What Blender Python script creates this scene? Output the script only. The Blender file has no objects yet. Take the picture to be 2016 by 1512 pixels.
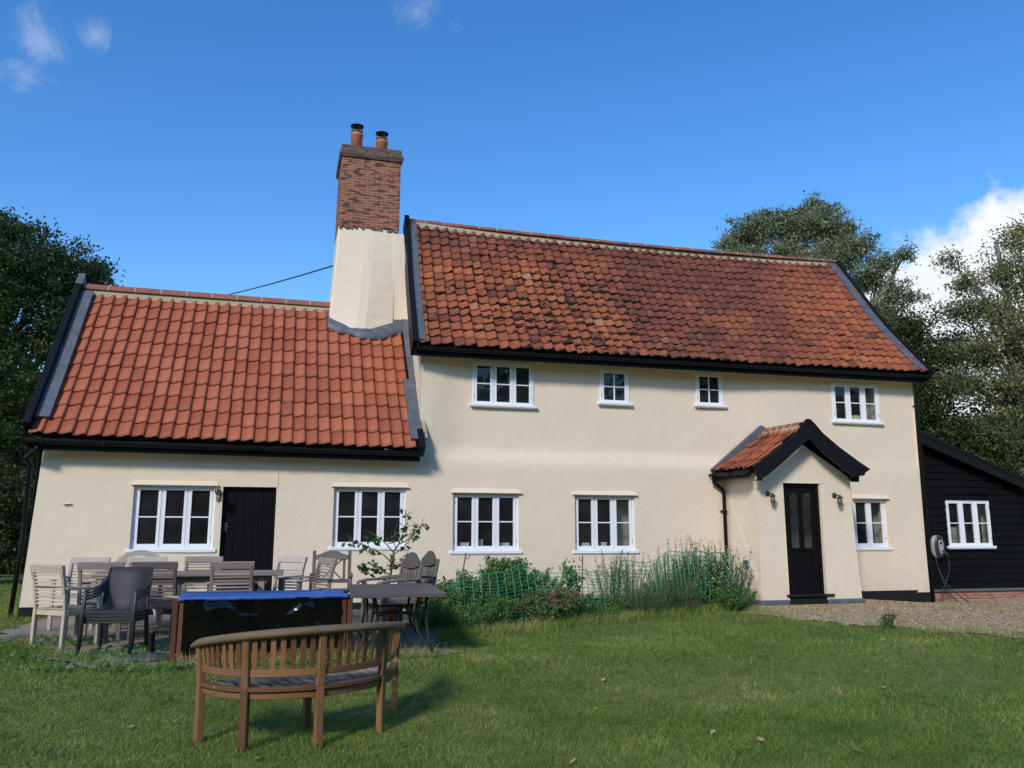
import bpy, math, random
import numpy as np
from mathutils import Vector, Matrix, noise

random.seed(7)
R = math.radians
scene = bpy.context.scene
col = scene.collection

# ---------------------------------------------------------------- camera, sky, sun, exposure
PITCH, ROLL, YAW = R(9.97), R(0.06), R(15.38)
Fw = Vector((math.sin(YAW)*math.cos(PITCH), math.cos(YAW)*math.cos(PITCH), math.sin(PITCH)))
r0 = Vector((math.cos(YAW), -math.sin(YAW), 0)); u0 = r0.cross(Fw)
cr = math.cos(ROLL)*r0 + math.sin(ROLL)*u0
cu = -math.sin(ROLL)*r0 + math.cos(ROLL)*u0
cam_d = bpy.data.cameras.new("camera"); cam = bpy.data.objects.new("camera", cam_d); col.objects.link(cam)
cam.matrix_world = Matrix(((cr.x, cu.x, -Fw.x, 0), (cr.y, cu.y, -Fw.y, -14.8), (cr.z, cu.z, -Fw.z, 1.36), (0, 0, 0, 1)))
cam_d.sensor_width = 36; cam_d.lens = 1650/2016*36; cam_d.clip_end = 2000; cam_d.clip_start = 0.05
scene.camera = cam

SUN_AZ, SUN_EL = R(38), R(33)          # left of the facade normal, above the horizon
sun_dir = Vector((-math.sin(SUN_AZ)*math.cos(SUN_EL), -math.cos(SUN_AZ)*math.cos(SUN_EL), math.sin(SUN_EL)))
sd = bpy.data.lights.new("sun", 'SUN'); sd.energy = 2.0; sd.angle = R(10.0); sd.color = (1.0, 0.94, 0.85)
so = bpy.data.objects.new("sun", sd); col.objects.link(so); so.location = (-20, -30, 30)
so.rotation_euler = sun_dir.to_track_quat('Z', 'Y').to_euler()

scene.view_settings.view_transform = 'Standard'; scene.view_settings.look = 'None'
scene.view_settings.gamma = 1.0; scene.view_settings.exposure = 0.56
scene.view_settings.use_curve_mapping = False

w = bpy.data.worlds.new("World"); scene.world = w; w.use_nodes = True
nt = w.node_tree; nt.nodes.clear()
def wn(t, **k):
    n = nt.nodes.new(t)
    for a, b in k.items(): setattr(n, a, b)
    return n
sky = wn('ShaderNodeTexSky', sky_type='NISHITA', sun_disc=False)
sky.sun_elevation = SUN_EL; sky.sun_rotation = math.atan2(sun_dir.x, sun_dir.y) % (2*math.pi)
sky.air_density = 1.0; sky.dust_density = 0.25; sky.ozone_density = 2.5
hs = wn('ShaderNodeHueSaturation'); hs.inputs['Saturation'].default_value = 1.32; hs.inputs['Value'].default_value = .95; hs.inputs['Hue'].default_value = .506
nt.links.new(sky.outputs[0], hs.inputs['Color'])
tc = wn('ShaderNodeTexCoord')
nz = wn('ShaderNodeTexNoise'); nz.inputs['Scale'].default_value = 9; nz.inputs['Detail'].default_value = 7; nz.inputs['Roughness'].default_value = 0.62
nt.links.new(tc.outputs['Generated'], nz.inputs['Vector'])
def pdir(px, py):
    return (Fw + (px-1008)/1650*cr - (py-756)/1650*cu).normalized()
def madd(op, a, b):
    n = wn('ShaderNodeMath', operation=op)
    for i, v in enumerate((a, b)):
        if isinstance(v, (int, float)): n.inputs[i].default_value = v
        else: nt.links.new(v, n.inputs[i])
    return n.outputs[0]
nzt = wn('ShaderNodeTexNoise'); nzt.inputs['Scale'].default_value = 16; nzt.inputs['Detail'].default_value = 9; nzt.inputs['Roughness'].default_value = .68; nzt.inputs['Distortion'].default_value = .6
nt.links.new(tc.outputs['Generated'], nzt.inputs['Vector'])
dens = None
# cumulus bank low in the north-east, thin wisps higher up; each is a lobe of directions in the sky
for (az_el, rad, amp, thin) in ((pdir(1880, 615), .115, 1.0, 0), (pdir(1785, 640), .098, 1.0, 0), (pdir(1995, 565), .115, 1.0, 0), (pdir(1990, 760), .15, 1.0, 0),
                          (pdir(75, 85), .034, .24, 1), (pdir(190, 72), .02, .22, 1), (pdir(822, 22), .036, .26, 1), (pdir(50, 150), .03, .2, 1)):
    vd = wn('ShaderNodeVectorMath', operation='DISTANCE'); vd.inputs[1].default_value = az_el
    nt.links.new(tc.outputs['Generated'], vd.inputs[0])
    f = madd('SUBTRACT', 1.0, madd('DIVIDE', vd.outputs['Value'], rad))
    f = madd('ADD', f, madd('MULTIPLY', madd('SUBTRACT', (nzt if thin else nz).outputs[0], .5), 1.5 if not thin else 4.2))
    mr = wn('ShaderNodeMapRange', interpolation_type='SMOOTHSTEP'); nt.links.new(f, mr.inputs[0])
    mr.inputs[1].default_value = .12; mr.inputs[2].default_value = .42 if not thin else 1.5; mr.inputs[4].default_value = amp
    dens = mr.outputs[0] if dens is None else madd('MAXIMUM', dens, mr.outputs[0])
nz2 = wn('ShaderNodeTexNoise'); nz2.inputs['Scale'].default_value = 14; nz2.inputs['Detail'].default_value = 5
nt.links.new(tc.outputs['Generated'], nz2.inputs['Vector'])
ccol = wn('ShaderNodeMix', data_type='RGBA'); ccol.inputs[6].default_value = (3.6, 3.9, 4.3, 1); ccol.inputs[7].default_value = (4.7, 4.8, 4.9, 1)
nt.links.new(nz2.outputs[0], ccol.inputs[0])
mx = wn('ShaderNodeMix', data_type='RGBA')
nt.links.new(dens, mx.inputs[0]); nt.links.new(hs.outputs[0], mx.inputs[6]); nt.links.new(ccol.outputs[2], mx.inputs[7])
bg = wn('ShaderNodeBackground'); bg.inputs[1].default_value = 0.15
nt.links.new(mx.outputs[2], bg.inputs[0])
wo = wn('ShaderNodeOutputWorld'); nt.links.new(bg.outputs[0], wo.inputs[0])

# ---------------------------------------------------------------- materials
class G:
    """thin wrapper round a material's node tree"""
    def __init__(s, name):
        s.m = bpy.data.materials.new(name); s.m.use_nodes = True; s.t = s.m.node_tree; s.t.nodes.clear()
        s.out = s.t.nodes.new('ShaderNodeOutputMaterial'); s.b = s.t.nodes.new('ShaderNodeBsdfPrincipled')
        s.t.links.new(s.b.outputs[0], s.out.inputs[0])
    def n(s, t, ins=None, **k):
        n = s.t.nodes.new(t)
        for a, b in k.items(): setattr(n, a, b)
        for a, b in (ins or {}).items(): s.set(n.inputs[a], b)
        return n
    def set(s, sock, v):
        if isinstance(v, bpy.types.NodeSocket): s.t.links.new(v, sock)
        else: sock.default_value = v
    def pos(s): return s.n('ShaderNodeTexCoord').outputs['Object']
    def attr(s, name): return s.n('ShaderNodeAttribute', attribute_name=name)
    def noise(s, scale, vec=None, detail=4, rough=.55):
        return s.n('ShaderNodeTexNoise', {'Vector': vec or s.pos(), 'Scale': scale, 'Detail': detail, 'Roughness': rough}).outputs[0]
    def math(s, op, a, b=0.0, c=None):
        n = s.n('ShaderNodeMath', operation=op); s.set(n.inputs[0], a); s.set(n.inputs[1], b)
        if c is not None: s.set(n.inputs[2], c)
        return n.outputs[0]
    def step(s, v, lo, hi, a=0.0, b=1.0):
        n = s.n('ShaderNodeMapRange', interpolation_type='SMOOTHSTEP'); s.set(n.inputs[0], v)
        for i, x in enumerate((lo, hi, a, b)): s.set(n.inputs[i+1], x)
        return n.outputs[0]
    def mix(s, f, a, b, mode='MIX'):
        n = s.n('ShaderNodeMix', data_type='RGBA', blend_type=mode); s.set(n.inputs[0], f)
        for i, x in ((6, a), (7, b)): s.set(n.inputs[i], c4(x) if not isinstance(x, bpy.types.NodeSocket) else x)
        return n.outputs[2]
    def ramp(s, f, stops):
        n = s.n('ShaderNodeValToRGB'); s.set(n.inputs[0], f); e = n.color_ramp.elements
        while len(e) < len(stops): e.new(.5)
        for i, (p, c) in enumerate(stops): e[i].position = p; e[i].color = c4(c)
        return n.outputs[0]
    def bump(s, h, strength=.3, dist=.02):
        n = s.n('ShaderNodeBump', {'Height': h, 'Strength': strength, 'Distance': dist}); s.t.links.new(n.outputs[0], s.b.inputs['Normal'])
    def fin(s, colr=None, rough=.6, spec=None, metal=0):
        if colr is not None: s.set(s.b.inputs['Base Color'], c4(colr) if not isinstance(colr, bpy.types.NodeSocket) else colr)
        s.set(s.b.inputs['Roughness'], rough); s.b.inputs['Metallic'].default_value = metal
        if spec is not None: s.b.inputs['Specular IOR Level'].default_value = spec
        return s.m
def c4(c): return (c[0], c[1], c[2], 1.0)

def simple(name, c, rough=.6, var=.12, scale=6, bump=0, spec=None, metal=0):
    g = G(name); n = g.noise(scale)
    cc = g.mix(n, [x*(1-var) for x in c], [min(1, x*(1+var)) for x in c])
    if bump: g.bump(g.noise(scale*9), bump, .004)
    return g.fin(cc, rough, spec, metal)

def wood(name, c0, c1, rough=.75, tintamt=.35, stain=None):
    g = G(name); lc = g.attr('lc').outputs['Vector']
    mp = g.n('ShaderNodeMapping', {'Vector': lc, 'Scale': (3, 70, 70)}).outputs[0]
    gr = g.noise(1.0, mp, 3)
    t = g.attr('tint').outputs['Fac']
    f = g.math('ADD', g.math('MULTIPLY', gr, 1-tintamt), g.math('MULTIPLY', t, tintamt))
    cc = g.mix(g.step(f, .2, .8), c0, c1)
    cc = g.mix(g.step(g.noise(5), .55, .8, 0, .45), cc, stain or [x*.55 for x in c0])
    g.bump(gr, .35, .004)
    return g.fin(cc, rough, .25)

MAT = {}
def plaster():
    g = G('cream_render'); p = g.pos()
    n1 = g.noise(.9, p, 5); n2 = g.noise(7, p, 5)
    c = g.mix(n1, (.72, .60, .45), (.775, .66, .505))
    c = g.mix(g.step(n2, .5, .8, 0, .10), c, (.54, .455, .33))
    # patchy darkening towards the foot of the wall
    z = g.n('ShaderNodeSeparateXYZ', {'Vector': p}).outputs[2]
    c = g.mix(g.math('MULTIPLY', g.step(z, 0.1, .75, 1, 0), g.step(n2, .3, .8, .05, .28)), c, (.42, .37, .28))
    g.bump(g.math('ADD', g.noise(26, p, 4), g.math('MULTIPLY', g.noise(3.2, p, 5), 3.0)), .30, .016)
    st_ = g.noise(1.0, g.n('ShaderNodeMapping', {'Vector': p, 'Scale': (9, 9, .55)}).outputs[0], 4)
    c = g.mix(g.step(st_, .58, .80, 0, .10), c, (.47, .41, .31))
    crk = g.n('ShaderNodeTexVoronoi', {'Vector': g.n('ShaderNodeVectorMath', {0: p, 1: g.n('ShaderNodeTexNoise', {'Scale': 2.5, 'Detail': 5}).outputs[1]}, operation='ADD').outputs[0], 'Scale': .42}, feature='DISTANCE_TO_EDGE').outputs[0]
    c = g.mix(g.math('MULTIPLY', g.step(crk, .0, .004, .14, 0), g.step(g.noise(.8, p, 2), .5, .6)), c, (.40, .35, .27))
    return g.fin(c, .82, .2)
MAT['plaster'] = plaster()
MAT['plinth'] = simple('bitumen_plinth', (.016, .016, .017), .7, .3, 8, .3, spec=.12)
MAT['black'] = simple('black_gloss_paint', (.0095, .0095, .0105), .45, .3, 5, spec=.13)
MAT['blackwood'] = simple('black_door_paint', (.006, .006, .0065), .5, .3, 5, .1, spec=.09)
MAT['white'] = simple('white_paint', (.80, .81, .83), .42, .03, 5)
MAT['lead'] = simple('lead_flashing', (.12, .128, .148), .6, .6, 7, .3, metal=.2, spec=.3)
MAT['mortar'] = simple('lime_mortar', (.40, .325, .215), .9, .25, 10, .6)
MAT['ridge'] = simple('ridge_tile_clay', (.29, .095, .06), .75, .4, 2.2, .4)
MAT['oldridge'] = simple('old_ridge_tile_clay', (.20, .085, .06), .8, .6, 2.0, .4)
MAT['potclay'] = simple('chimney_pot_clay', (.40, .145, .085), .7, .2, 4, .2)
MAT['cowl'] = simple('black_cowl_metal', (.015, .015, .016), .45, .2, 5)
MAT['board'] = simple('black_weatherboard', (.0055, .0055, .0065), .6, .35, 4, .25, spec=.08)
MAT['brass'] = simple('aged_brass', (.10, .072, .040), .45, .3, 20, metal=.6)
MAT['lampglass'] = simple('frosted_lamp_glass', (.20, .19, .165), .15, .05, 5)
MAT['grey_plastic'] = simple('grey_plastic', (.33, .34, .36), .45, .05)
MAT['dark_plastic'] = simple('dark_plastic', (.03, .032, .036), .45, .1)
MAT['rubber'] = simple('black_cable_rubber', (.012, .012, .013), .6, .2)
MAT['steel'] = simple('hinge_steel', (.35, .35, .36), .4, .1, metal=.6)
MAT['curtain'] = simple('pale_curtain', (.66, .66, .68), .9, .06)
MAT['card'] = simple('white_card', (.75, .74, .72), .8, .05)
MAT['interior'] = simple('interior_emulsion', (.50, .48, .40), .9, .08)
MAT['dimroom'] = simple('dim_room_wall', (.085, .082, .07), .9, .08)  # room shade put into the wall colour, so the panes stay dark
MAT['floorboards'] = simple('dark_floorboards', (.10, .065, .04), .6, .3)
MAT['soil'] = simple('garden_soil', (.055, .042, .03), .95, .4, 9, .8)
MAT['bark'] = simple('tree_bark', (.075, .062, .048), .9, .4, 8, .8)
MAT['palebark'] = simple('pale_poplar_bark', (.17, .16, .135), .9, .4, 8, .8)
MAT['stem'] = simple('green_stem', (.08, .105, .04), .7, .3)
MAT['twig'] = simple('woody_twig', (.085, .06, .042), .8, .3)
MAT['rust'] = simple('rusty_rod', (.085, .05, .035), .8, .4, 30)
MAT['iron'] = simple('dark_iron', (.035, .032, .033), .5, .3, 6)
MAT['tabletop_metal'] = simple('grey_brown_tabletop', (.088, .077, .078), .48, .2, 5)
MAT['sling'] = simple('dark_sling_fabric', (.048, .045, .050), .7, .15, 40, .3)
MAT['sling_frame'] = simple('dark_aluminium', (.030, .029, .032), .45, .2)
MAT['tarp'] = None
MAT['terracotta'] = simple('plant_pot_clay', (.34, .15, .09), .8, .25, 6, .3)
MAT['concretebase'] = simple('parasol_base_stone', (.055, .06, .07), .6, .3, 10, .3)

def net_mat():
    g = G('green_plastic_net'); return g.fin((.045, .27, .14), .5)
MAT['net'] = net_mat()

def tarp():
    g = G('blue_tarpaulin'); n = g.noise(14, None, 3)
    c = g.mix(n, (.022, .085, .30), (.04, .135, .42)); g.bump(g.noise(10, None, 4), .7, .02)
    return g.fin(c, .5)
MAT['tarp'] = tarp()
def liner():
    g = G('black_plastic_liner'); g.bump(g.noise(2.2, None, 2), .5, .05); return g.fin((.0035, .0035, .004), .13, .45)
MAT['liner'] = liner()

def pane():
    g = G('window_glass'); g.t.nodes.remove(g.b)
    tr = g.n('ShaderNodeBsdfTransparent', {'Color': (.70, .74, .72, 1)})
    gl = g.n('ShaderNodeBsdfGlossy', {'Color': (1, 1, 1, 1), 'Roughness': .015})
    g.b = gl
    bm = g.n('ShaderNodeBump', {'Height': g.noise(1.7, None, 2), 'Strength': .05, 'Distance': .05}); g.t.links.new(bm.outputs[0], gl.inputs['Normal'])
    fr = g.n('ShaderNodeFresnel', {'IOR': g.math('MULTIPLY_ADD', g.n('ShaderNodeNewGeometry').outputs['Backfacing'], -.8333, 1.5)})
    mxs = g.n('ShaderNodeMixShader'); g.t.links.new(fr.outputs[0], mxs.inputs[0]); g.t.links.new(tr.outputs[0], mxs.inputs[1]); g.t.links.new(gl.outputs[0], mxs.inputs[2])
    df = g.n('ShaderNodeBsdfDiffuse', {'Color': (.5, .52, .5, 1)}); md = g.n('ShaderNodeMixShader', {0: g.step(g.noise(3, None, 4), .3, .8, .02, .055)})
    g.t.links.new(mxs.outputs[0], md.inputs[1]); g.t.links.new(df.outputs[0], md.inputs[2]); g.t.links.new(md.outputs[0], g.out.inputs[0]); return g.m
MAT['glass'] = pane()

def newtile():
    g = G('new_clay_pantile'); t = g.attr('tint').outputs['Fac']
    c = g.ramp(t, [(0, (.29, .075, .034)), (.5, (.355, .096, .043)), (1, (.40, .118, .056))])
    n = g.noise(3.5, None, 5)
    c = g.mix(g.step(n, .55, .8, 0, .4), c, (.24, .075, .05))
    g.bump(g.noise(60, None, 3), .2, .004)
    return g.fin(c, .62, .3)
MAT['newtile'] = newtile()
def oldtile():
    g = G('weathered_clay_pantile'); t = g.attr('tint').outputs['Fac']; p = g.pos()
    sx = g.n('ShaderNodeSeparateXYZ', {'Vector': p})
    big = g.noise(.8, p, 4, .6)
    c = g.ramp(t, [(0, (.115, .046, .035)), (.25, (.21, .068, .040)), (.55, (.305, .090, .043)), (.85, (.37, .115, .050)), (.97, (.36, .125, .055)), (1, (.36, .17, .10))])
    # sooted upper courses and a broad dark field right of the middle; orange where the rain runs clean
    def near(pt, r0, r1): return g.step(g.n('ShaderNodeVectorMath', {0: p, 1: pt}, operation='DISTANCE').outputs['Value'], r0, r1, 1, 0)
    soot = g.math('ADD', g.step(sx.outputs[2], 6.6, 7.6, 0, .62), g.math('MULTIPLY', near((8.6, .9, 6.1), 1.0, 3.2), .8))
    soot = g.math('MULTIPLY', soot, g.step(big, .28, .62, .35, 1.25))
    c = g.mix(g.math('MINIMUM', g.math('MAXIMUM', soot, 0), .8), c, (.105, .042, .034))
    c = g.mix(g.step(g.noise(9, p, 5), .52, .78, 0, .45), c, (.13, .055, .04))
    c = g.mix(g.step(g.noise(23, p, 4), .64, .76, 0, .25), c, (.30, .25, .19))   # lichen
    c = g.mix(g.math('MULTIPLY', g.step(g.noise(5, p, 5), .52, .70), .32), c, (.40, .165, .06))
    # black moss in blotches, mostly left of the middle and low on the slope
    lap = g.n('ShaderNodeSeparateXYZ', {'Vector': g.attr('lc').outputs['Vector']}).outputs[1]
    m = g.math('ADD', g.math('MULTIPLY', near((5.5, 0.5, 5.5), .6, 4.4), .15), g.math('MULTIPLY', near((11.6, .2, 5.0), .3, 2.2), .07))
    m = g.math('ADD', m, g.step(lap, .0, .55, .10, -.035))
    mm = g.math('ADD', g.noise(7, p, 5, .66), m)
    mm = g.math('ADD', mm, g.math('MULTIPLY', g.math('SUBTRACT', g.noise(3.4, p, 2), .5), .30))
    mossy = g.step(mm, .69, .73, 0, .97)
    c = g.mix(mossy, c, (.018, .016, .011))
    g.bump(g.math('ADD', g.noise(45, p, 3), g.math('MULTIPLY', mm, 2.0)), .4, .008)
    return g.fin(c, .85, .15)
MAT['oldtile'] = oldtile()

def brickmat(name, c1, c2, mort, dark):
    g = G(name); s = g.n('ShaderNodeSeparateXYZ', {'Vector': g.pos()})
    v = g.n('ShaderNodeCombineXYZ', {0: g.math('ADD', s.outputs[0], s.outputs[1]), 1: s.outputs[2]}).outputs[0]
    wob = g.n('ShaderNodeVectorMath', {0: v, 1: g.n('ShaderNodeVectorMath', {0: g.n('ShaderNodeTexNoise', {'Scale': 4.0}).outputs[1], 1: (.012, .012, 0)}, operation='MULTIPLY').outputs[0]}, operation='ADD').outputs[0]
    b = g.n('ShaderNodeTexBrick', {'Vector': wob, 'Color1': c4(c1), 'Color2': c4(c2), 'Mortar': c4(mort), 'Scale': 1.0, 'Mortar Size': .007, 'Mortar Smooth': .2, 'Bias': -.1, 'Brick Width': .20, 'Row Height': .057})
    cc = g.mix(g.step(g.noise(9, g.n('ShaderNodeMapping', {'Vector': v, 'Scale': (.5, 1.8, 1)}).outputs[0], 1), .54, .62, 0, .8), b.outputs[0], dark)
    cc = g.mix(g.step(g.noise(2.2, None, 4), .5, .85, 0, .5), cc, dark)
    g.bump(g.math('SUBTRACT', g.noise(35, None, 3), g.math('MULTIPLY', b.outputs[1], 1.4)), .6, .012)
    return g.fin(cc, .88, .15)
MAT['brick'] = brickmat('chimney_brick', (.37, .125, .072), (.19, .066, .045), (.33, .26, .19), (.045, .028, .026))
MAT['brickplinth'] = brickmat('plinth_brick', (.36, .15, .095), (.29, .12, .075), (.38, .32, .25), (.22, .10, .07))
MAT['capbrick'] = brickmat('chimney_cap_brick', (.15, .10, .075), (.105, .07, .055), (.16, .13, .10), (.055, .046, .04))

def lawnmat():
    g = G('lawn_turf'); p = g.pos()
    n = g.noise(.55, p, 5); n2 = g.noise(6, p, 4); n3 = g.noise(60, p, 3)
    c = g.mix(g.step(n, .35, .65), (.12, .18, .038), (.21, .24, .075))
    c = g.mix(g.step(n2, .45, .75, 0, .6), c, (.045, .075, .016))
    c = g.mix(g.step(n3, .4, .7, 0, .5), c, (.12, .115, .048))
    g.bump(g.math('ADD', n3, n2), .8, .05)
    return g.fin(c, .95, .1)
MAT['lawn'] = lawnmat()
def grassmat(name, a, b, c_):
    g = G(name); t = g.attr('tint').outputs['Fac']
    c = g.ramp(t, [(0, a), (.55, b), (1, c_)])
    g.fin(c, .55, .25)
    tl = g.n('ShaderNodeBsdfTranslucent', {'Color': c}); ms = g.n('ShaderNodeMixShader', {0: .38})
    g.t.links.new(g.b.outputs[0], ms.inputs[1]); g.t.links.new(tl.outputs[0], ms.inputs[2]); g.t.links.new(ms.outputs[0], g.out.inputs[0])
    return g.m
MAT['grass'] = grassmat('grass_blades', (.112, .180, .026), (.225, .300, .058), (.45, .41, .15))
def leafmat(name, a, b, c_): return grassmat(name, a, b, c_)
MAT['leaf_dark'] = leafmat('dark_maple_leaf', (.024, .050, .016), (.052, .092, .027), (.14, .15, .05))
MAT['leaf_silver'] = leafmat('silver_poplar_leaf', (.13, .165, .08), (.26, .29, .165), (.50, .52, .38))
MAT['leaf_pale'] = leafmat('autumn_poplar_leaf', (.10, .13, .055), (.20, .235, .115), (.44, .33, .14))
MAT['leaf_ivy'] = leafmat('ivy_leaf', (.028, .055, .016), (.062, .098, .03), (.18, .18, .06))
MAT['leaf_hedge'] = leafmat('hedge_leaf', (.024, .044, .016), (.052, .080, .026), (.13, .105, .045))
MAT['leaf_lemon'] = leafmat('lemon_leaf', (.035, .085, .018), (.065, .14, .03), (.15, .22, .06))
MAT['leaf_garden'] = leafmat('garden_leaf', (.055, .155, .032), (.12, .25, .062), (.23, .34, .11))
MAT['leaf_grey'] = leafmat('grey_green_leaf', (.115, .17, .055), (.20, .255, .09), (.30, .34, .15))
MAT['petal_pink'] = leafmat('sedum_flower', (.20, .060, .065), (.33, .11, .11), (.45, .20, .18))
MAT['petal_white'] = leafmat('white_petal', (.55, .55, .52), (.72, .72, .68), (.8, .8, .78))
MAT['petal_red'] = leafmat('geranium_petal', (.50, .055, .03), (.62, .09, .05), (.7, .14, .08))
MAT['petal_lilac'] = leafmat('lavender_flower', (.13, .11, .20), (.20, .17, .28), (.30, .27, .38))
MAT['deadleaf'] = leafmat('fallen_leaf_surface', (.30, .20, .07), (.42, .30, .12), (.50, .40, .20))

def gravelmat():
    g = G('pea_gravel'); p = g.pos()
    v = g.n('ShaderNodeTexVoronoi', {'Vector': p, 'Scale': 38.0})
    cr_ = g.ramp(g.n('ShaderNodeSeparateColor', {'Color': v.outputs['Color']}).outputs[0], [(0, (.22, .145, .068)), (.45, (.42, .30, .15)), (.8, (.55, .42, .235)), (1, (.66, .56, .39))])
    big = g.noise(.8, p, 5)
    c = g.mix(g.step(big, .45, .75, 0, .6), cr_, (.37, .255, .125))
    c = g.mix(g.step(g.noise(3, p, 4), .58, .78, 0, .45), c, (.23, .17, .11))
    g.bump(g.math('SUBTRACT', 1.0, v.outputs['Distance']), .9, .02)
    return g.fin(c, .9, .15)
MAT['gravel'] = gravelmat()
def pavemat():
    g = G('worn_concrete_slabs'); p = g.pos()
    n = g.noise(2.5, p, 6)
    c = g.mix(n, (.19, .155, .115), (.35, .295, .225))
    c = g.mix(g.step(g.noise(.9, p, 4), .45, .7, 0, .7), c, (.11, .10, .07))
    g.bump(g.noise(18, p, 5), .5, .02)
    return g.fin(c, .9, .2)
MAT['paving'] = pavemat()
MAT['teak_pale'] = wood('bleached_teak', (.34, .285, .205), (.58, .50, .38))
MAT['teak_grey'] = wood('silvered_teak', (.165, .135, .11), (.36, .30, .25), .75, .5)
MAT['teak_white'] = wood('pale_silvered_teak', (.31, .27, .235), (.56, .495, .43), .75, .5)
MAT['teak_dark'] = wood('dark_weathered_teak', (.085, .072, .062), (.19, .162, .14))
MAT['teak_bench'] = wood('oiled_teak', (.105, .050, .021), (.29, .145, .062), .65, .5)
MAT['teak_rail'] = wood('sun_greyed_teak', (.13, .085, .048), (.29, .21, .128), .7)
MAT['teak_seat'] = wood('grey_seat_teak', (.15, .125, .09), (.32, .265, .20), .75)
MAT['red_wood'] = wood('red_stained_wood', (.085, .034, .018), (.18, .072, .038), .7)

# ---------------------------------------------------------------- mesh builder and tagging
class MB:
    def __init__(s):
        s.v = []; s.f = []; s.m = []; s.s = []; s.t = []; s.lc = []
    def add(s, vs, fs, m=0, tint=None, lc=None, smooth=False):
        o = len(s.v); t = random.random() if tint is None else tint
        s.v += [tuple(x) for x in vs]; s.t += [t]*len(vs)
        s.lc += lc if lc else [tuple(x) for x in vs]
        for f in fs:
            s.f.append(tuple(i+o for i in f)); s.m.append(m); s.s.append(smooth)
    def bar(s, p, q, w, h, up=(0, 0, 1), m=0, w2=None, h2=None):
        p = Vector(p); q = Vector(q); d = (q-p); L = d.length; d.normalize(); up = Vector(up)
        x = d.cross(up)
        if x.length < 1e-4: x = d.cross(Vector((0, 1, 0)))
        x.normalize(); y = x.cross(d)
        w2 = w if w2 is None else w2; h2 = h if h2 is None else h2
        vs = []; lc = []; ro = random.uniform(0, 50)
        for k, (c, ww, hh) in enumerate(((p, w, h), (q, w2, h2))):
            for a, b in ((-1, -1), (1, -1), (1, 1), (-1, 1)):
                vs.append(c + x*a*ww/2 + y*b*hh/2); lc.append((ro+L*k, ro+a*ww/2, ro+b*hh/2))
        s.add(vs, [(0, 3, 2, 1), (4, 5, 6, 7), (0, 1, 5, 4), (1, 2, 6, 5), (2, 3, 7, 6), (3, 0, 4, 7)], m, None, lc)
    def box(s, x0, x1, y0, y1, z0, z1, m=0):
        vs = [(x, y, z) for z in (z0, z1) for x, y in ((x0, y0), (x1, y0), (x1, y1), (x0, y1))]
        s.add(vs, [(0, 3, 2, 1), (4, 5, 6, 7), (0, 1, 5, 4), (1, 2, 6, 5), (2, 3, 7, 6), (3, 0, 4, 7)], m)
    def tube(s, pts, r, n=8, m=0, cap=True, smooth=True):
        pts = [Vector(p) for p in pts]; k = len(pts); rs = r if isinstance(r, (list, tuple)) else [r]*k
        vs = []; lc = []; x = None; ro = random.uniform(0, 50); L = 0
        for i, p in enumerate(pts):
            d = (pts[min(i+1, k-1)] - pts[max(i-1, 0)]).normalized()
            if x is None: x = d.orthogonal().normalized()
            x = (x - d*x.dot(d)).normalized(); y = d.cross(x)
            if i: L += (p-pts[i-1]).length
            for j in range(n):
                a = 2*math.pi*j/n; vs.append(p + x*math.cos(a)*rs[i] + y*math.sin(a)*rs[i]); lc.append((ro+L, math.cos(a)*rs[i], math.sin(a)*rs[i]))
        fs = [(i*n+j, i*n+(j+1) % n, (i+1)*n+(j+1) % n, (i+1)*n+j) for i in range(k-1) for j in range(n)]
        s.add(vs, fs, m, None, lc, smooth)
        if cap:
            o = len(s.v)-k*n
            s.f.append(tuple(range(o+n-1, o-1, -1))); s.m.append(m); s.s.append(False)
            s.f.append(tuple(range(o+(k-1)*n, o+k*n))); s.m.append(m); s.s.append(False)
    def lathe(s, prof, c, n=24, m=0, smooth=True):
        c = Vector(c); vs = [c+Vector((r*math.cos(2*math.pi*j/n), r*math.sin(2*math.pi*j/n), z)) for r, z in prof for j in range(n)]
        fs = [(i*n+j, i*n+(j+1) % n, (i+1)*n+(j+1) % n, (i+1)*n+j) for i in range(len(prof)-1) for j in range(n)]
        s.add(vs, fs, m, None, None, smooth)
        o = len(s.v)-len(vs)
        for q, rev in ((0, True), (len(prof)-1, False)):
            if prof[q][0] > 1e-4:
                idx = list(range(o+q*n, o+(q+1)*n)); s.f.append(tuple(idx[::-1] if rev else idx)); s.m.append(m); s.s.append(False)
    def prism(s, poly, org, ex, ey, depth, m=0):
        """poly in the plane org + a*ex + b*ey, pushed back along ex x ey by -depth"""
        org = Vector(org); ex = Vector(ex); ey = Vector(ey); nn = ex.cross(ey); n = len(poly)
        a = [org+ex*p+ey*q for p, q in poly]; b = [v - nn*depth for v in a]
        s.add(a+b, [tuple(range(n)), tuple(range(2*n-1, n-1, -1))] + [(i, n+i, n+(i+1) % n, (i+1) % n) for i in range(n)], m)
    def sweep(s, rings, m=0, smooth=False, closed=True, cap=True):
        k = len(rings); n = len(rings[0]); vs = [v for r in rings for v in r]; lc = []; ro = random.uniform(0, 50); L = 0
        for i, r in enumerate(rings):
            if i: L += (Vector(r[0])-Vector(rings[i-1][0])).length
            for j in range(n): lc.append((ro+L, .03*j, .017*j))
        fs = [(i*n+j, i*n+(j+1) % n, (i+1)*n+(j+1) % n, (i+1)*n+j) for i in range(k-1) for j in range(n if closed else n-1)]
        s.add(vs, fs, m, None, lc, smooth)
        if cap and closed:
            o = len(s.v)-k*n
            s.f.append(tuple(range(o+n-1, o-1, -1))); s.m.append(m); s.s.append(False)
            s.f.append(tuple(range(o+(k-1)*n, o+k*n))); s.m.append(m); s.s.append(False)
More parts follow.
